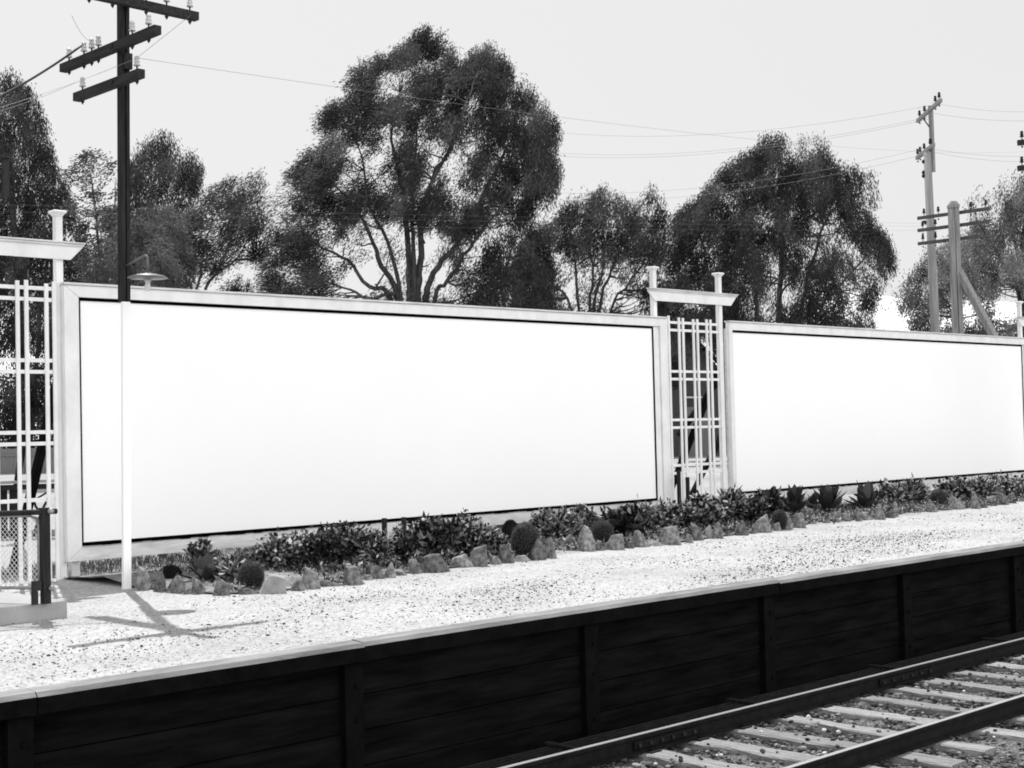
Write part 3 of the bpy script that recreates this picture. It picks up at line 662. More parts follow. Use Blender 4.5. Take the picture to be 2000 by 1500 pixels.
tree('paler distant gum tree at the right edge behind the telegraph poles',
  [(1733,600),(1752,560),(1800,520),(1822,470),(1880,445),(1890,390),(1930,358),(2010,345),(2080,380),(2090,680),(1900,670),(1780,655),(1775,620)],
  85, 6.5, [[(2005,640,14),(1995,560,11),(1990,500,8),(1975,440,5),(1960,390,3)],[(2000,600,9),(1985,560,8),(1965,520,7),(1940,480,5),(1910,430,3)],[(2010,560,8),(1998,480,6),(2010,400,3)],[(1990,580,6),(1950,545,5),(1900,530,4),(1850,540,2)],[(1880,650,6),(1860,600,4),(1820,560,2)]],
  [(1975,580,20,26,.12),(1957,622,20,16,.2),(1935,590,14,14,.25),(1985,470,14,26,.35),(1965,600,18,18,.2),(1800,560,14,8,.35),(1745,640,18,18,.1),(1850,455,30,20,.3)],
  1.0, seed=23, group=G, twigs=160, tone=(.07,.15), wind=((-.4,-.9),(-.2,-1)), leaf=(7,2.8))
tree('big dark dense tree at the left edge behind the left trellis',
  [(-90,170),(-20,150),(15,148),(60,178),(78,215),(92,255),(105,315),(135,375),(150,430),(168,500),(180,640),(175,880),(-110,900)],
  88, 8, [[(30,860,20),(40,700,18),(30,500,14),(20,300,8)],[(60,860,10),(80,600,8),(100,450,4)]],
  [(60,690,26,14,.15),(10,715,14,16,.12),(8,690,14,10,.15),(140,470,10,24,.3)], 1.5, seed=31, floor=.75, group=G, twigs=60, tone=(.02,.05), wind=((-.2,-1),(.1,-1)), leaf=(10,3))
tree('thin tree with sparse round leaf clusters left of the near telegraph pole',
  [(128,330),(160,302),(188,290),(215,312),(238,330),(250,400),(245,620),(165,620),(160,470),(140,420)],
  70, 3, [[(200,600,7),(195,500,6),(185,400,4),(175,330,2)],[(205,560,5),(220,450,3),(225,360,2)]],
  [(175,350,40,40,.35),(215,345,30,30,.35),(180,400,26,12,.3),(185,445,16,18,.25),(165,420,12,20,.3)], .9, seed=37, floor=.3, group=G, twigs=60, tone=(.035,.09), leaf=(8,4.5), wind=((-.9,-.3),(-.8,-.3)), csize=11)
tree('rounded dark tree with two humps right of the near telegraph pole',
  [(238,330),(262,305),(278,285),(318,264),(345,280),(352,312),(380,310),(396,338),(392,368),(368,398),(372,440),(365,620),(225,620)],
  75, 4, [[(300,600,10),(300,480,7),(310,380,4),(315,310,2)],[(300,560,6),(340,430,4),(370,350,2)]], [], 1.35, seed=41, floor=.6, group=G, twigs=50, tone=(.022,.05), wind=((-.3,-1),(0,-1)))
tree('windblown feathery paler tree just right of the near pole, behind its lamp',
  [(165,640),(170,520),(200,470),(232,440),(262,425),(290,412),(330,410),(352,430),(365,470),(360,520),(345,560),(350,640)],
  58, 3, [[(270,600,8),(265,520,6),(250,470,3)],[(280,600,6),(310,520,4),(325,460,2)]],
  [(190,460,16,20,.3),(185,520,12,16,.4)], 1.1, seed=43, floor=.5, group=G, twigs=60, tone=(.045,.12), wind=((-1,-.3),(.9,-.45)))
tree('windblown tree with leaning twin trunks and a bright gap below it',
  [(362,430),(385,392),(412,370),(452,350),(480,355),(498,330),(513,338),(520,400),(535,440),(528,500),(498,512),(490,498),(462,512),(440,520),(418,545),(392,555),(366,560),(360,500)],
  66, 3.2, [[(384,600,6),(392,540,5),(400,480,4),(420,420,2)],[(400,600,7),(425,530,5),(450,470,4),(465,400,2)],[(372,600,5),(378,540,4),(385,470,2)],[(425,530,4),(460,505,3),(500,440,2)]],
  [(400,545,24,14,.2),(440,500,14,8,.3)], 1.1, seed=47, floor=.35, group=G, twigs=110, wind=((-1,-.4),(-.5,-.9)))
tree('small dark low tree in the bright gap between the two windblown trees',
  [(425,620),(438,556),(470,548),(488,560),(500,620)], 64, 1.2, [[(460,600,4),(455,575,3),(450,560,2)]], [], .8, seed=51, group=G, twigs=30, tone=(.025,.05))
tree('low bushy tree seen between and above the middle trellis posts',
  [(1290,760),(1285,600),(1290,540),(1330,545),(1360,590),(1385,600),(1410,590),(1425,640),(1425,700),(1380,690),(1350,640),(1330,760)],
  66, 2, [[(1330,700,6),(1345,640,4),(1380,600,3)],[(1385,560,4),(1400,610,4),(1420,660,5)]],
  [(1360,590,16,14,.1),(1345,600,10,8,.2)], .9, seed=53, group=G, twigs=50, tone=(.022,.05), base=(1320,760))
# ------------------------------------------------------------------ things behind the trellises
def far_fence(x0, x1, ytop, d, label, hgt):
    a = at(x0, 900, d); b = at(x1, 900, d); a.z = b.z = 0; r = empty('paling_fence', a, label, 'fence')
    dirv = (b-a).normalized(); L = (b-a).length; n = int(L/.16); m = MB(); rr = random.Random(3)
    for i in range(n):
        p = a+dirv*(i*.16); h = hgt+rr.uniform(-.02, .02); m.beam(p, p+Vector((0,0,h)), .15, .02, upv=(dirv.y,-dirv.x,0))
    m.build('palings', FENCEM, r)
    for i in range(0, int(L/2.6)): p = a+dirv*(i*2.6)-Vector((FW.x,FW.y,0))*.08; MB().beam(p, p+Vector((0,0,hgt*1.25)), .16, .16).build('post', FENCEM, r)
    MB().beam(a+Vector((0,0,hgt*.75))-FW*.05, b+Vector((0,0,hgt*.75))-FW*.05, .06, .1).build('rail', FENCEM, r)
far_fence(-60, 200, 880, 70, 'grey paling fence seen through the left trellis', 1.25)
# shed behind the middle trellis
def shed():
    d = 74; A = at(1235, 905, d); B_ = at(1480, 905, d); A.z = B_.z = 0
    r = empty('weatherboard_shed', (A+B_)/2, 'dark weatherboard shed with roof sloping down to the right, through the middle trellis', 'shed')
    def P(x, y): return at(x, y, d)
    u = (B_-A).normalized(); back = Vector((-u.y, u.x, 0))
    if back.dot(FW) < 0: back = -back
    hz = [P(1235, 640).z, P(1340, 640).z, P(1425, 735).z, P(1480, 735).z]
    xs_ = [0, (P(1340,800)-P(1235,800)).dot(u), (P(1425,800)-P(1235,800)).dot(u), (B_-A).length]
    b = bmesh.new(); f = [A+u*x for x in xs_]; top = [A+u*x+Vector((0,0,h)) for x, h in zip(xs_, hz)]
    F = [b.verts.new(v) for v in f+top[::-1]]; K = [b.verts.new(v+back*5) for v in f+top[::-1]]; n = 8
    b.faces.new(F); b.faces.new(K[::-1])
    for k in range(n): b.faces.new((F[k], K[k], K[(k+1)%n], F[(k+1)%n]))
    bmesh.ops.recalc_face_normals(b, faces=b.faces)
    me = bpy.data.meshes.new('wall'); b.to_mesh(me); b.free(); link('wall', me, SHEDM, r)
    lap = MB()
    for i in range(1, 22):
        z = i*.22
        if z < hz[2]-.1: lap.box((0,0,0),(0,0,0)) if False else lap.beam(A-back*.015+Vector((0,0,z)), B_-back*.015+Vector((0,0,z)), .03, .018)
    lap.build('lap_boards', SHEDM, r)
    o_ = Vector((0,0,.1))-back*.2
    MB().beam(top[1]+o_-u*.1, top[2]+o_+u*.15, .5, .16).build('barge_board', WALLP, r)
    MB().beam(top[0]+o_, top[1]+o_, .5, .14).build('ridge_board', WALLP, r)
    MB().beam(P(1372,640)-back*.6, P(1440,722)-back*.6, .1, .22).build('stair_stringer', WALLP, r)
    for i in range(9):
        t = i/8; c = P(1356,640).lerp(P(1432,730), t)-back*.45; MB().beam(c, c+u*.42, .25, .04).build('stair_tread', WHITE_OLD, r)
    MB().box((0,0,0),(.01,.01,.01)).bm.free()
    w0 = P(1372, 770)-back*.05
    MB().beam(P(1338, 776)-back*.06, P(1383, 776)-back*.06, .06, .08).build('window_sill', WHITE_OLD, r)
    MB().beam(P(1362, 795)-back*.04, P(1362, 905)-back*.04, 1.2, .05, upv=back).build('door', FENCEM, r)
shed()
def strut(P, Q, label, wpx=9):
    tag(MB().beam(P, Q, .09, .09).build('timber_brace', WALLP), label, 'timber brace', None)
strut(onY(1412, 846, 16.1), ground(1345, 978), 'dark slanting timber brace behind the foot of the middle trellis')
strut(onY(1415, 725, 16.6), onY(1326, 850, 16.9), 'dark upper timber brace crossing behind the middle trellis')
strut(onY(58, 790, 16.6), ground(22, 1010)+Vector((0,0,0)), 'dark slanting timber brace behind the left trellis')
# timber trestle bench behind the left trellis
def trestle():
    d = 24; g0 = at(78, 1040, d); z0 = 0; B = Vector((g0.x, g0.y, 0))
    r = empty('trestle_bench', B, 'dark trestle bench with curved legs seen through the left trellis', 'bench')
    P = lambda x, y: at(x, y, d)
    MB().beam(P(-70, 945), P(116, 938), .5, .05).build('bench_top', CONC, r); MB().beam(P(-70, 955), P(114, 949), .34, .08).build('apron', IRON, r)
    m = MB(); m.tube([P(66, 950), P(64, 970), P(70, 990), P(84, 1005), P(96, 1050)], .022, 8); m.build('leg', IRON, r)
    m = MB(); m.tube([P(98, 950), P(97, 968), P(88, 985), P(82, 996), P(62, 1055)], .022, 8); m.build('leg', IRON, r)
    MB().tube([P(68, 976), P(95, 960)], .016, 6).build('stay', IRON, r)
    for x in (26, 6): MB().beam(P(x, 952), P(x+1, 1060), .1, .1).build('leg', IRON, r)
trestle()
def kerbs():
    for i, (y, h, m, lab) in enumerate(((966, .12, CONC, 'long low pale kerb beyond the left trellis'), (1050, .1, CONC, 'nearer low concrete kerb beyond the left trellis'))):
        a = ground(-90, y); a2 = ground(150, y-6); tag(MB().beam(a+Vector((0,0,h/2)), a2+Vector((0,0,h/2)), .18, h).build('kerb', m), lab, 'kerb')
kerbs()
# ------------------------------------------------------------------ gate, slab
SX, SY0 = ground(131, 1206).x, ground(131, 1206).y
slab = MB().box((SX-6, SY0, .0), (SX, SY0+1.35, .15)).build('concrete_slab', CONC, bevel=.008)
tag(slab, 'low pale concrete slab under the wire gate at the left edge', 'slab')
gp = ground(90, 1179, .15); gp = Vector((gp.x, gp.y, .15))
gr = empty('wire_gate', gp, 'chain-link gate in a round-cornered tube frame on a dark post', 'gate')
ztop = .15+ (1179-992)/ppm(gp)
MB().box((gp.x-.035, gp.y-.03, .15), (gp.x+.035, gp.y+.04, ztop)).build('gate_post', POLE_D, gr, .006)
GD = Vector((-.42, .9, 0)).normalized(); TUBE = mat('galvanised_tube', .2, .3, 15, .45, metal=.3)
zb_, zt_ = .15+30/ppm(gp), ztop-.07
h0 = gp+GD*.07; W_ = 1.5
c = .09
def gpnt(s, z): return Vector((h0.x+GD.x*s, h0.y+GD.y*s, z))
pts = [gpnt(0, zb_), gpnt(0, (zb_+zt_)/2), gpnt(0, zt_-c), gpnt(c*.3, zt_-c*.3), gpnt(c, zt_), gpnt(W_*.5, zt_), gpnt(W_, zt_), gpnt(W_, zb_), gpnt(W_/2, zb_), gpnt(0, zb_)]
fr = MB().tube(pts, .017, 8).build('gate_frame', TUBE, gr)
m = MB(); step = .05; hh = zt_-zb_
n = int((W_+hh)/step)
for i in range(n):
    for sgn in (1, -1):
        s0 = i*step-(hh if sgn > 0 else 0); s1 = s0+sgn*hh; a, b = (s0, zb_), (s1, zt_)
        if sgn < 0: a, b = (s0, zb_), (s0-hh, zt_)
        ss0, z0, ss1, z1 = a[0], a[1], b[0], b[1]
        def clip(ss0, z0, ss1, z1):
            t0, t1 = 0, 1; dx = ss1-ss0
            for lo, hi in ((.01, W_-.01),):
                ta, tb = (lo-ss0)/dx, (hi-ss0)/dx; ta, tb = min(ta,tb), max(ta,tb); t0, t1 = max(t0,ta), min(t1,tb)
            return t0, t1
        t0, t1 = clip(ss0, z0, ss1, z1)
        if t1-t0 < .03: continue
        m.tube([gpnt(ss0+(ss1-ss0)*t, z0+(z1-z0)*t)+Vector((0,.002*sgn,0)) for t in (t0, t1)], .0022, 4, cap=False)
m.build('wire_mesh', mat('galvanised_wire', .6, .75, 15, .5), gr)
MB().box((gp.x-.12, gp.y-.02, ztop-.05), (gp.x+.0, gp.y+.02, ztop-.02)).build('latch', IRON, gr)
for z in (ztop-.03, .15+.14): MB().lathe((gp.x+.03, gp.y-.055, z-.025), [(.01,0),(.028,.012),(.03,.028),(.012,.05)], 12).build('bolt_head', TUBE, gr)
MB().box((gp.x-.13, gp.y-.03, .152), (gp.x-.085, gp.y+.02, .27)).box((gp.x-.13, gp.y-.025, .272), (gp.x-.052, gp.y+.015, .36)).build('drop_bolt', IRON, gr)
MB().tube([gp+Vector((.14,.06,ztop-.19)), gp+Vector((.0,.06,ztop-.19)), gp+Vector((-1.6,.75,ztop-.18))], .025, 8).build('top_rail', POLE_D, gr)
# ------------------------------------------------------------------ garden bed
def bed():
    b = bmesh.new(); xs_ = []; rr = random.Random(9)
    front = [(270,1150),(340,1157),(440,1163),(545,1158),(650,1144),(760,1126),(850,1117),(940,1105),(1080,1088),(1100,1072),(1210,1074),(1330,1062),(1450,1044),(1570,1030),(1600,1020),(1740,1012),(1790,1000),(1900,993),(1996,979)]
    F = [ground(x, y) for x, y in front]; F = [Vector((p.x, p.y+.1, 0)) for p in F]+[Vector((33, 12.6, 0))]
    rows = []
    for p in F:
        q = Vector((p.x+.0, YB+.35, 0)); rows.append([b.verts.new((p.x, p.y+(q.y-p.y)*t, .008+.06*math.sin(math.pi*min(1, t*1.3+.02))*1+rr.uniform(0,.02))) for t in (0, .08, .2, .35, .5, .65, .8, 1)])
    for r0, r1 in zip(rows, rows[1:]):
        for k in range(7): b.faces.new((r0[k], r1[k], r1[k+1], r0[k+1])).smooth = True
    me = bpy.data.meshes.new('garden_soil'); b.to_mesh(me); b.free(); return tag(link('garden_soil', me, SOIL), kind='structure')
bed()
rocks = [(283,1153,31,43,'b'),(314,1156,23,37,'t'),(347,1158,30,34,'t'),(369,1160,20,10,'f'),(395,1160,28,28,'b'),(440,1163,38,25,'w'),(492,1161,40,11,'f'),(544,1159,60,35,'p'),(584,1154,26,18,'b'),(607,1150,42,36,'b'),(652,1145,45,10,'f'),(695,1142,45,33,'b'),(722,1133,14,10,'b'),(740,1130,35,24,'b'),(766,1128,22,28,'t'),(790,1124,24,8,'f'),(817,1120,28,26,'b'),(852,1118,48,31,'b'),
(910,1108,45,21,'w'),(938,1106,46,36,'b'),(974,1102,24,15,'b'),(996,1099,33,34,'t'),(1026,1096,27,11,'q'),(1052,1093,36,38,'t'),(1079,1090,24,38,'b'),(1091,1073,14,16,'b'),(1112,1072,30,22,'w'),(1124,1076,26,13,'f'),(1150,1077,33,44,'t'),(1175,1076,18,18,'b'),(1205,1075,40,31,'b'),(1235,1072,18,12,'f'),(1259,1069,33,32,'t'),(1288,1067,24,9,'q'),(1320,1064,42,33,'b'),(1350,1060,17,17,'b'),(1368,1055,26,30,'b'),(1390,1051,18,21,'p'),(1409,1051,22,30,'t'),(1426,1046,14,9,'f'),(1454,1045,24,27,'t'),(1472,1042,14,9,'f'),(1495,1040,38,27,'w'),(1521,1037,18,15,'b'),(1542,1034,24,31,'t'),(1568,1031,23,29,'b'),(1586,1022,30,27,'b'),(1617,1021,15,10,'f'),(1636,1020,21,21,'b'),(1660,1018,27,14,'f'),(1680,1018,12,26,'t'),(1696,1016,22,12,'w'),(1724,1015,23,30,'t'),(1743,1012,18,14,'b'),(1752,1010,12,28,'t'),(1768,1002,18,10,'f'),(1787,1001,14,21,'b'),(1802,1000,24,9,'q'),(1825,1000,21,23,'t'),(1853,997,33,11,'f'),(1877,995,30,21,'w'),(1910,994,18,34,'t'),(1928,992,20,9,'f'),(1944,988,24,17,'b'),(1967,986,22,22,'b'),(1982,983,15,19,'b'),(1996,979,15,9,'f')]
KW = {'b':'blocky grey', 't':'upright pointed grey', 'f':'low flat grey', 'w':'wedge-shaped grey', 'p':'pale-topped blocky', 'q':'low flat pale'}
rr = random.Random(77)
def ordn(n): return str(n)+('th' if 10 <= n%100 <= 20 else {1:'st',2:'nd',3:'rd'}.get(n%10,'th'))
for i, (x, y, wp, hp, kd) in enumerate(rocks):
    g = ground(x, y); s = 1/ppm(g); wd, ht = wp*s*1.22, hp*s*1.14; dp = wd*rr.uniform(.5, .8)
    g = Vector((g.x, g.y+dp*.35, 0))
    b = bmesh.new(); u = RT.copy(); u.z = 0; u.normalize(); v = Vector((FW.x, FW.y, 0)).normalized()
    lv = [(0,1.0),(.35,1.0),(.7,.86),(1.0,.55)] if kd in 'bpfq' else [(0,1),(.4,.85),(.75,.5),(1.0,.14)]
    skew = rr.uniform(-.22, .22); tilt = rr.uniform(-.5, .5) if kd != 'w' else rr.choice((-.8, .8))
    ph = rr.uniform(0, 6.28); nf = rr.choice((4,4,5)); dk = [rr.uniform(.8,1.2) for _ in range(nf)]
    for t, k in lv[::1 if kd in 't' else 3]:
        for a in range(nf):
            an = ph+a*2*math.pi/nf+rr.uniform(-.22,.22); ra = (k if t < .9 else max(k, .62 if kd != 't' else .3))*dk[a]*rr.uniform(.85, 1.15)
            px_, py_ = math.cos(an)*ra*wd/2, math.sin(an)*ra*dp/2
            z = (t-.06)*ht*(1+(1.6*tilt*px_/wd if t > .5 else 0))*rr.uniform(.8, 1.06)
            b.verts.new(u*(px_+skew*wd*t)+v*py_+Vector((0,0,z)))
    bmesh.ops.convex_hull(b, input=b.verts[:])
    bmesh.ops.delete(b, geom=[q for q in b.verts if not q.link_faces], context='VERTS')
    bmesh.ops.bevel(b, geom=b.edges[:], offset=min(wd,ht)*.035, segments=1, affect='EDGES')
    bmesh.ops.triangulate(b, faces=b.faces[:]); bmesh.ops.subdivide_edges(b, edges=b.edges[:], cuts=1)
    for q in b.verts: q.co += Vector((rr.uniform(-1,1), rr.uniform(-1,1), rr.uniform(-1,1)))*min(wd,ht)*.012
    me = bpy.data.meshes.new('edging_stone'); b.to_mesh(me); b.free()
    o_ = link('edging_stone', me, STONEP if kd in 'pq' else STONE); o_.location = g
    tag(o_, '%s edging stone, %s stone from the left along the garden bed' % (KW[kd], ordn(i+1)), 'stone', 'stones edging the garden bed')
# furry barrel cacti
def cactus(x, y, rx, ry, label, *a_, **k_): return cactus0(x, y+3, rx*1.08, ry*1.05, label, *a_, **k_)
def cactus0(x, y, rx, ry, label, tone=(.02,.1), seed=0, n=5200):
    g = ground(x, y); s = 1/ppm(g); a, h = rx*s, ry*s; rng = np.random.default_rng(seed)
    r = empty('barrel_cactus', g, label, 'cactus', 'furry round cacti in the garden bed')
    b = bmesh.new(); bmesh.ops.create_uvsphere(b, u_segments=28, v_segments=18, radius=1)
    for q in b.verts:
        an = math.atan2(q.co.y, q.co.x); k = 1+.04*math.cos(an*14); q.co = Vector((q.co.x*a*.86*k, q.co.y*a*.86*k, q.co.z*h*.9+h*.95))+g
    for f in b.faces: f.smooth = True
    me = bpy.data.meshes.new('body'); b.to_mesh(me); b.free(); link('body', me, mat('cactus_body', .004, .008) if 'cactus_body' not in bpy.data.materials else bpy.data.materials['cactus_body'], r)
    N = rng.normal(size=(n,3)); N /= np.linalg.norm(N, axis=1)[:,None]
    P = N*np.array([a*.86, a*.86, h*.9])+np.array([0,0,h*.95])+np.array(g); D = N/np.array([a,a,h])*a+rng.normal(0,.45,(n,3))
    V = leaf_quads(P, D, a*rng.uniform(.12,.24,n), .0045, rng)
    link('spines', quads(V, tone[0]+(tone[1]-tone[0])*rng.random(n)**2, 'spines'), HAIR, r)
cactus(333, 1140, 21, 19, 'dark furry round cactus behind the leftmost edging stones', (.015,.05), 1)
cactus(491, 1150, 24, 28, 'furry round cactus at the front of the bed under the left hoarding', (.03,.2), 2)
cactus(998, 1070, 17, 29, 'darker round cactus tucked behind the tallest oval one', (.012,.04), 3)
cactus(1026, 1088, 26, 35, 'largest oval furry cactus in the middle of the bed', (.03,.2), 4)
cactus(1178, 1066, 21, 26, 'furry round cactus right of the largest one, behind a pointed stone', (.03,.18), 5)
cactus(1523, 1032, 15, 20, 'small furry cactus among stones right of the middle trellis', (.03,.18), 6, 3000)
cactus(1833, 992, 17, 20, 'furry round cactus behind stones near the right end of the bed', (.03,.2), 7, 3000)
# leafy garden plants
def bush(x, y, wpx, hpx, label, seed, tone=(.035,.22), leaf=(8,5), dens=1.0, fl=0):
    leaf = ((8,5),(12,3.2),(6,4.5),(14,6.5),(9,6),(10,2.6))[seed%6]; dens = (1,.8,1.25,.45,.7,1)[seed%6]
    g = ground(x, y); s = 1/ppm(g); a, h = wpx*s/2, hpx*s; rng = np.random.default_rng(seed); rr = random.Random(seed)
    r = empty('garden_shrub', g, label, 'shrub', 'leafy shrubs in the garden bed')
    m = MB(); tips_ = []
    ns = int(8+wpx/7)
    for i in range(ns):
        an = rr.uniform(0, 6.28); q = rr.random()**.6; e = Vector((math.cos(an)*a*q, math.sin(an)*a*q*.8, h*(.55+.45*rr.random())*(1-.35*q*q)))
        mid = Vector((e.x*.35, e.y*.35, e.z*.55))+Vector((rr.uniform(-1,1),rr.uniform(-1,1),0))*a*.08
        m.tube([g+Vector((e.x*.08,e.y*.08,-.01)), g+mid, g+e], [.008,.006,.003], 5); tips_.append((mid, e))
    m.build('stems', BARK, r)
    n = int(ns*115*dens); ti = rng.integers(0, ns, n); t = rng.random(n)**.55
    mids = np.array([tuple(v[0]) for v in tips_]); es = np.array([tuple(v[1]) for v in tips_])
    P = mids[ti]*(1-t)[:,None]+es[ti]*t[:,None]+np.array(g)+rng.normal(0, a*.09+.012, (n,3)); P[:,2] = np.maximum(P[:,2], .015); P[:,1] = np.minimum(P[:,1], YB-.1)
    D = rng.normal(0, .8, (n,3))+np.array([0,0,.35])+(P-np.array(g))*np.array([1,1,.2])/max(a,.05)*.6
    V = leaf_quads(P, D, 1.2*leaf[0]*s*rng.uniform(.6,1.4,n), 1.2*leaf[1]*s*rng.uniform(.6,1.3,n), rng)
    tn = tone[0]+(tone[1]-tone[0])*rng.random(n)**3
    link('leaves', quads(V, tn, 'leaves'), LEAFG, r)
    if fl:
        for i in range(fl):
            fb = MB()
            e = rr.choice(tips_)[1]; c = g+e+Vector((rr.uniform(-.04,.04), rr.uniform(-.04,.04), rr.uniform(.0,.06)))
            lump(fb.bm, c, rr.uniform(.02,.035), rr, .6)
            fb.build('flower', PALEFL, r)
PALEFL = mat('pale_petals', .6, .8, 10, .7)
B = [(552,1118,90,84,'loose shrub above the flat stones right of the front round cactus',5),(507,1118,46,40,'small thin shrub just behind the front round cactus',0),(665,1112,150,100,'largest dense dark shrub in the bed under the left hoarding',0),(735,1108,70,60,'low shrub at the right skirt of the largest dense shrub',2),(790,1102,60,66,'small shrub between the two dark stakes and the spreading bush',3),(850,1096,120,90,'spreading shrub with curled leaves right of the dark stakes',2),(915,1088,100,84,'tall loose shrub left of the two paired cacti',2),(960,1085,50,40,'low straggly plant just left of the paired cacti',0),(1068,1052,50,50,'pale-flowered shrub right of the largest cactus',6),(1100,1058,66,66,'rounded shrub midway between the two front cacti',2),(1140,1050,60,66,'thin upright shrub behind the pointed stone',2),(1222,1050,86,66,'dark low shrub right of the round cactus',0),(1285,1040,100,84,'bushy shrub at the right foot of the left hoarding',3),(1335,1035,60,46,'low plants at the left foot of the middle trellis',2),(1375,1036,70,60,'shrub at the foot of the middle trellis slats',4),(1420,1026,66,84,'shrub at the right foot of the middle trellis',2),(1462,1022,80,60,'low dark shrub under the left corner of the right hoarding',2),(1506,1012,60,56,'dark shrub left of the broad-leaved plants',0),(1735,990,60,56,'small shrub right of the broad-leaved plants',2),(1780,984,90,66,'spreading shrub left of the far round cactus',3),(1870,978,80,64,'bushy shrub right of the far round cactus',2),(1915,974,70,56,'shrub behind the tall upright stone near the right edge',3),(1965,970,90,60,'shrub at the far right end of the bed',3),(455,1140,60,42,'low leafy plant left of the front round cactus',2),(395,1128,50,66,'tall flowering stems behind the left spiky plant',6),(1250,1045,60,58,'narrow shrub left of the hoarding corner shrub',0)]
for i, (x, y, wp, hp, lab, fl) in enumerate(B): bush(x, y+5, wp*1.12, min(hp*1.25, y+5-((1055-.0716*(x-162)) if x < 1290 else (960-.064*(x-1437)))-8+(16 if 1285 < x < 1430 else 0)), lab, 100+i, fl=fl, tone=(.008,.25) if 'dark' in lab else (.012,.75))
# broad-leaved rosettes
def rosette(x, y, wpx, hpx, label, seed, n=22, lw=.2, m=None, tone=(.03,.08)):
    g = ground(x, y); s = 1/ppm(g); a, h = wpx*s/2, hpx*s; rr = random.Random(seed)
    r = empty('broad_leaved_plant', g, label, 'plant', 'broad-leaved plants in the garden bed')
    b = bmesh.new(); tn = []
    for i in range(n):
        an = i*2.4+rr.uniform(-.3,.3); sp = rr.uniform(.25, 1); tall = 1-.6*sp*sp
        d = Vector((math.cos(an), math.sin(an), 0)); sd_ = Vector((-d.y, d.x, 0)); prev = None; L = rr.uniform(.8,1.05); tv = rr.uniform(*tone)
        for j in range(7):
            t = j/6; c = g+d*(a*1.15*sp*t**1.25*L)+Vector((0,0,h*1.1*tall*t**.8*L)); wv = lw*a*(math.sin(math.pi*(t*.8+.08))**.9 if t < .95 else .03)
            row = [b.verts.new(c-sd_*wv), b.verts.new(c+Vector((0,0,-wv*.35))), b.verts.new(c+sd_*wv)]
            if prev:
                for k in (0,1): b.faces.new((prev[k], prev[k+1], row[k+1], row[k])).smooth = True; tn.append(tv)
            prev = row
    me = bpy.data.meshes.new('leaves'); b.to_mesh(me); b.free()
    at_ = me.attributes.new('tone', 'FLOAT', 'FACE'); at_.data.foreach_set('value', tn); link('leaves', me, LEAFG, r)
rosette(402, 1145, 120, 62, 'spiky broad-leaved plant near the left end of the bed', 1, 20, .16, tone=(.03,.1))
rosette(610, 1082, 80, 70, 'very dark broad-leaved plant against the left hoarding', 2, 24, .3, tone=(.006,.015))
rosette(1553, 1005, 80, 56, 'leftmost of the three broad-leaved plants under the right hoarding', 3, tone=(.02,.07))
rosette(1618, 1008, 96, 64, 'middle of the three broad-leaved plants under the right hoarding', 4, tone=(.02,.07))
rosette(1690, 1002, 90, 62, 'rightmost of the three broad-leaved plants under the right hoarding', 5, tone=(.02,.07))
rosette(1590, 1000, 50, 36, 'small broad-leaved plant wedged between two larger ones', 6, tone=(.02,.07))
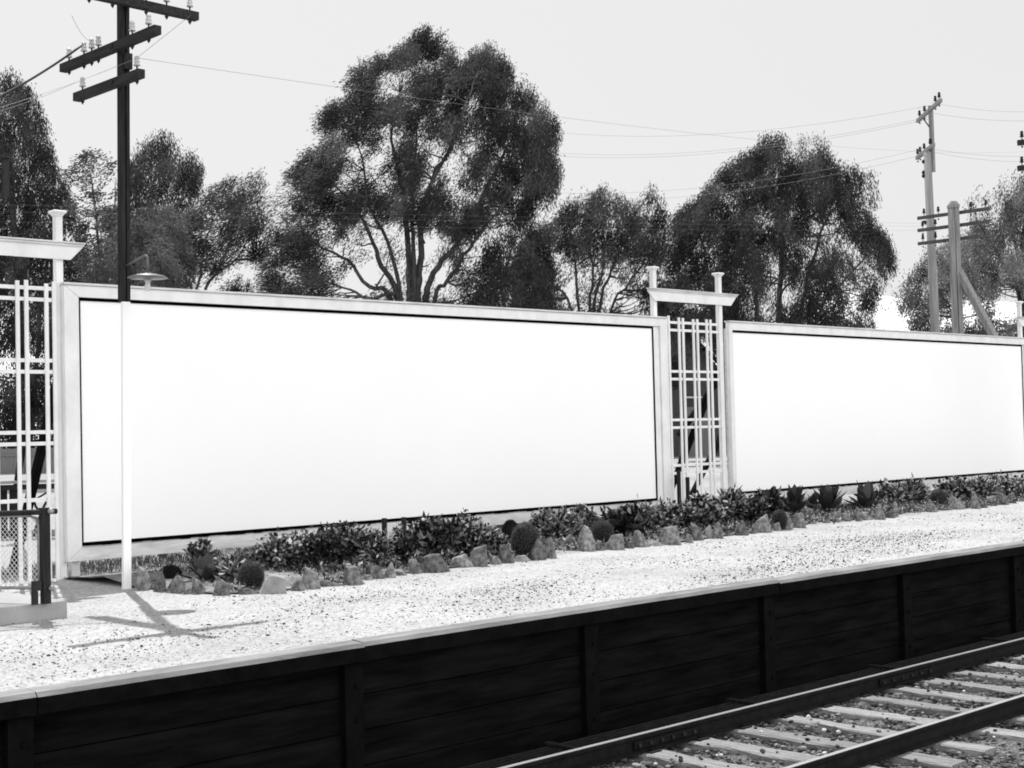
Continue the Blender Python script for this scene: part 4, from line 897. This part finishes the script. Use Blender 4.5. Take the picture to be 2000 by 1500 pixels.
# low ground cover through the bed
def cover():
    rng = np.random.default_rng(5); n = 42000
    x = rng.uniform(8.3, 31, n); y = 12.75+rng.random(n)*2.5; pt = np.sin(x*2.1)+np.sin(x*5.3+y*3)+rng.normal(0,.6,n); k = pt > .1
    x, y = x[k], y[k]; n = len(x); P = np.stack([x, y, .04+rng.random(n)**1.6*.2*(.3+.4*(np.sin(x*3.7+y*2)>0))], 1); D = rng.normal(0,.8,(n,3))+np.array([0,0,.5])
    V = leaf_quads(P, D, rng.uniform(.03,.075,n), rng.uniform(.012,.03,n), rng)
    T = .015+.55*rng.random(n)**3
    fp_ = [ground(a, b_) for a, b_, *_ in rocks]; fx = np.array([p.x for p in fp_]); fy = np.array([p.y for p in fp_]); n = 19000
    x = rng.uniform(8.0, 25, n); q = rng.random(n)**1.3; y = np.interp(x, fx, fy)+.14+q*.85; k = (np.sin(x*4.1)+np.sin(x*9.7+1)+rng.normal(0,.5,n)) > 0
    for cx_, cy_ in ((333,1140),(491,1150),(1026,1088),(1178,1066),(1523,1032),(1833,992)):
        q_ = ground(cx_, cy_); k &= ~((np.abs(x-q_.x+(y-q_.y)*.9) < .32) & (y < q_.y+.1))
    x, y = x[k], y[k]; n = len(x); P = np.stack([x, y, .02+rng.random(n)**2*(.05+.09*np.abs(np.sin(x*2.7)))], 1); D = rng.normal(0,.8,(n,3))+np.array([0,-.2,.4])
    V = np.concatenate([V, leaf_quads(P, D, rng.uniform(.03,.09,n), rng.uniform(.012,.04,n), rng)]); T = np.concatenate([T, .012+.6*rng.random(n)**3])
    tag(link('ground_cover', quads(V, T, 'ground_cover'), LEAFG), kind='stuff')
    n = 16000; X = rng.uniform(5.5, 18, n); Y = 15.55+rng.random(n)*1.6; P = np.stack([X, Y, np.full(n, -.005)], 1); D = rng.normal(0,.4,(n,3))+np.array([0,0,1])
    V = leaf_quads(P, D, rng.uniform(.05,.16,n), .007, rng); tag(link('grass', quads(V, .02+.14*rng.random(n)**2, 'grass'), LEAFG), kind='stuff')
    n = 2600; X = rng.uniform(9, 19, n); Y = rng.uniform(8.05, 8.72, n); P = np.stack([X, Y, np.full(n, -1.2)], 1); D = rng.normal(0,.5,(n,3))+np.array([0,0,1])
    V = leaf_quads(P, D, rng.uniform(.03,.09,n), .006, rng); tag(link('track_weeds', quads(V, .04+.08*rng.random(n), 'weeds'), LEAFG), kind='stuff')
cover()
# stakes
for (x, y, yt, m, lab) in ((752,1086,1012,POLE_D,'left dark stake of the pair under the left hoarding'),(790,1080,1010,ARM_D,'right dark stake of the pair under the left hoarding'),(1344,1008,932,POLE_D,'taller dark stake in front of the middle trellis'),(1327,985,918,POLE_D,'shorter dark stake behind the left slats of the middle trellis')):
    g = ground(x, y); g.y = min(g.y, 15.2) if x < 1000 else g.y
    if x > 1000: g = onY(x, 985, 15.3); g.z = 0
    P2 = onY(x-1, yt, g.y)
    tag(MB().beam(g, Vector((g.x, g.y, P2.z)), .05, .05).build('stake', m), lab, 'stake')
MB_ = None
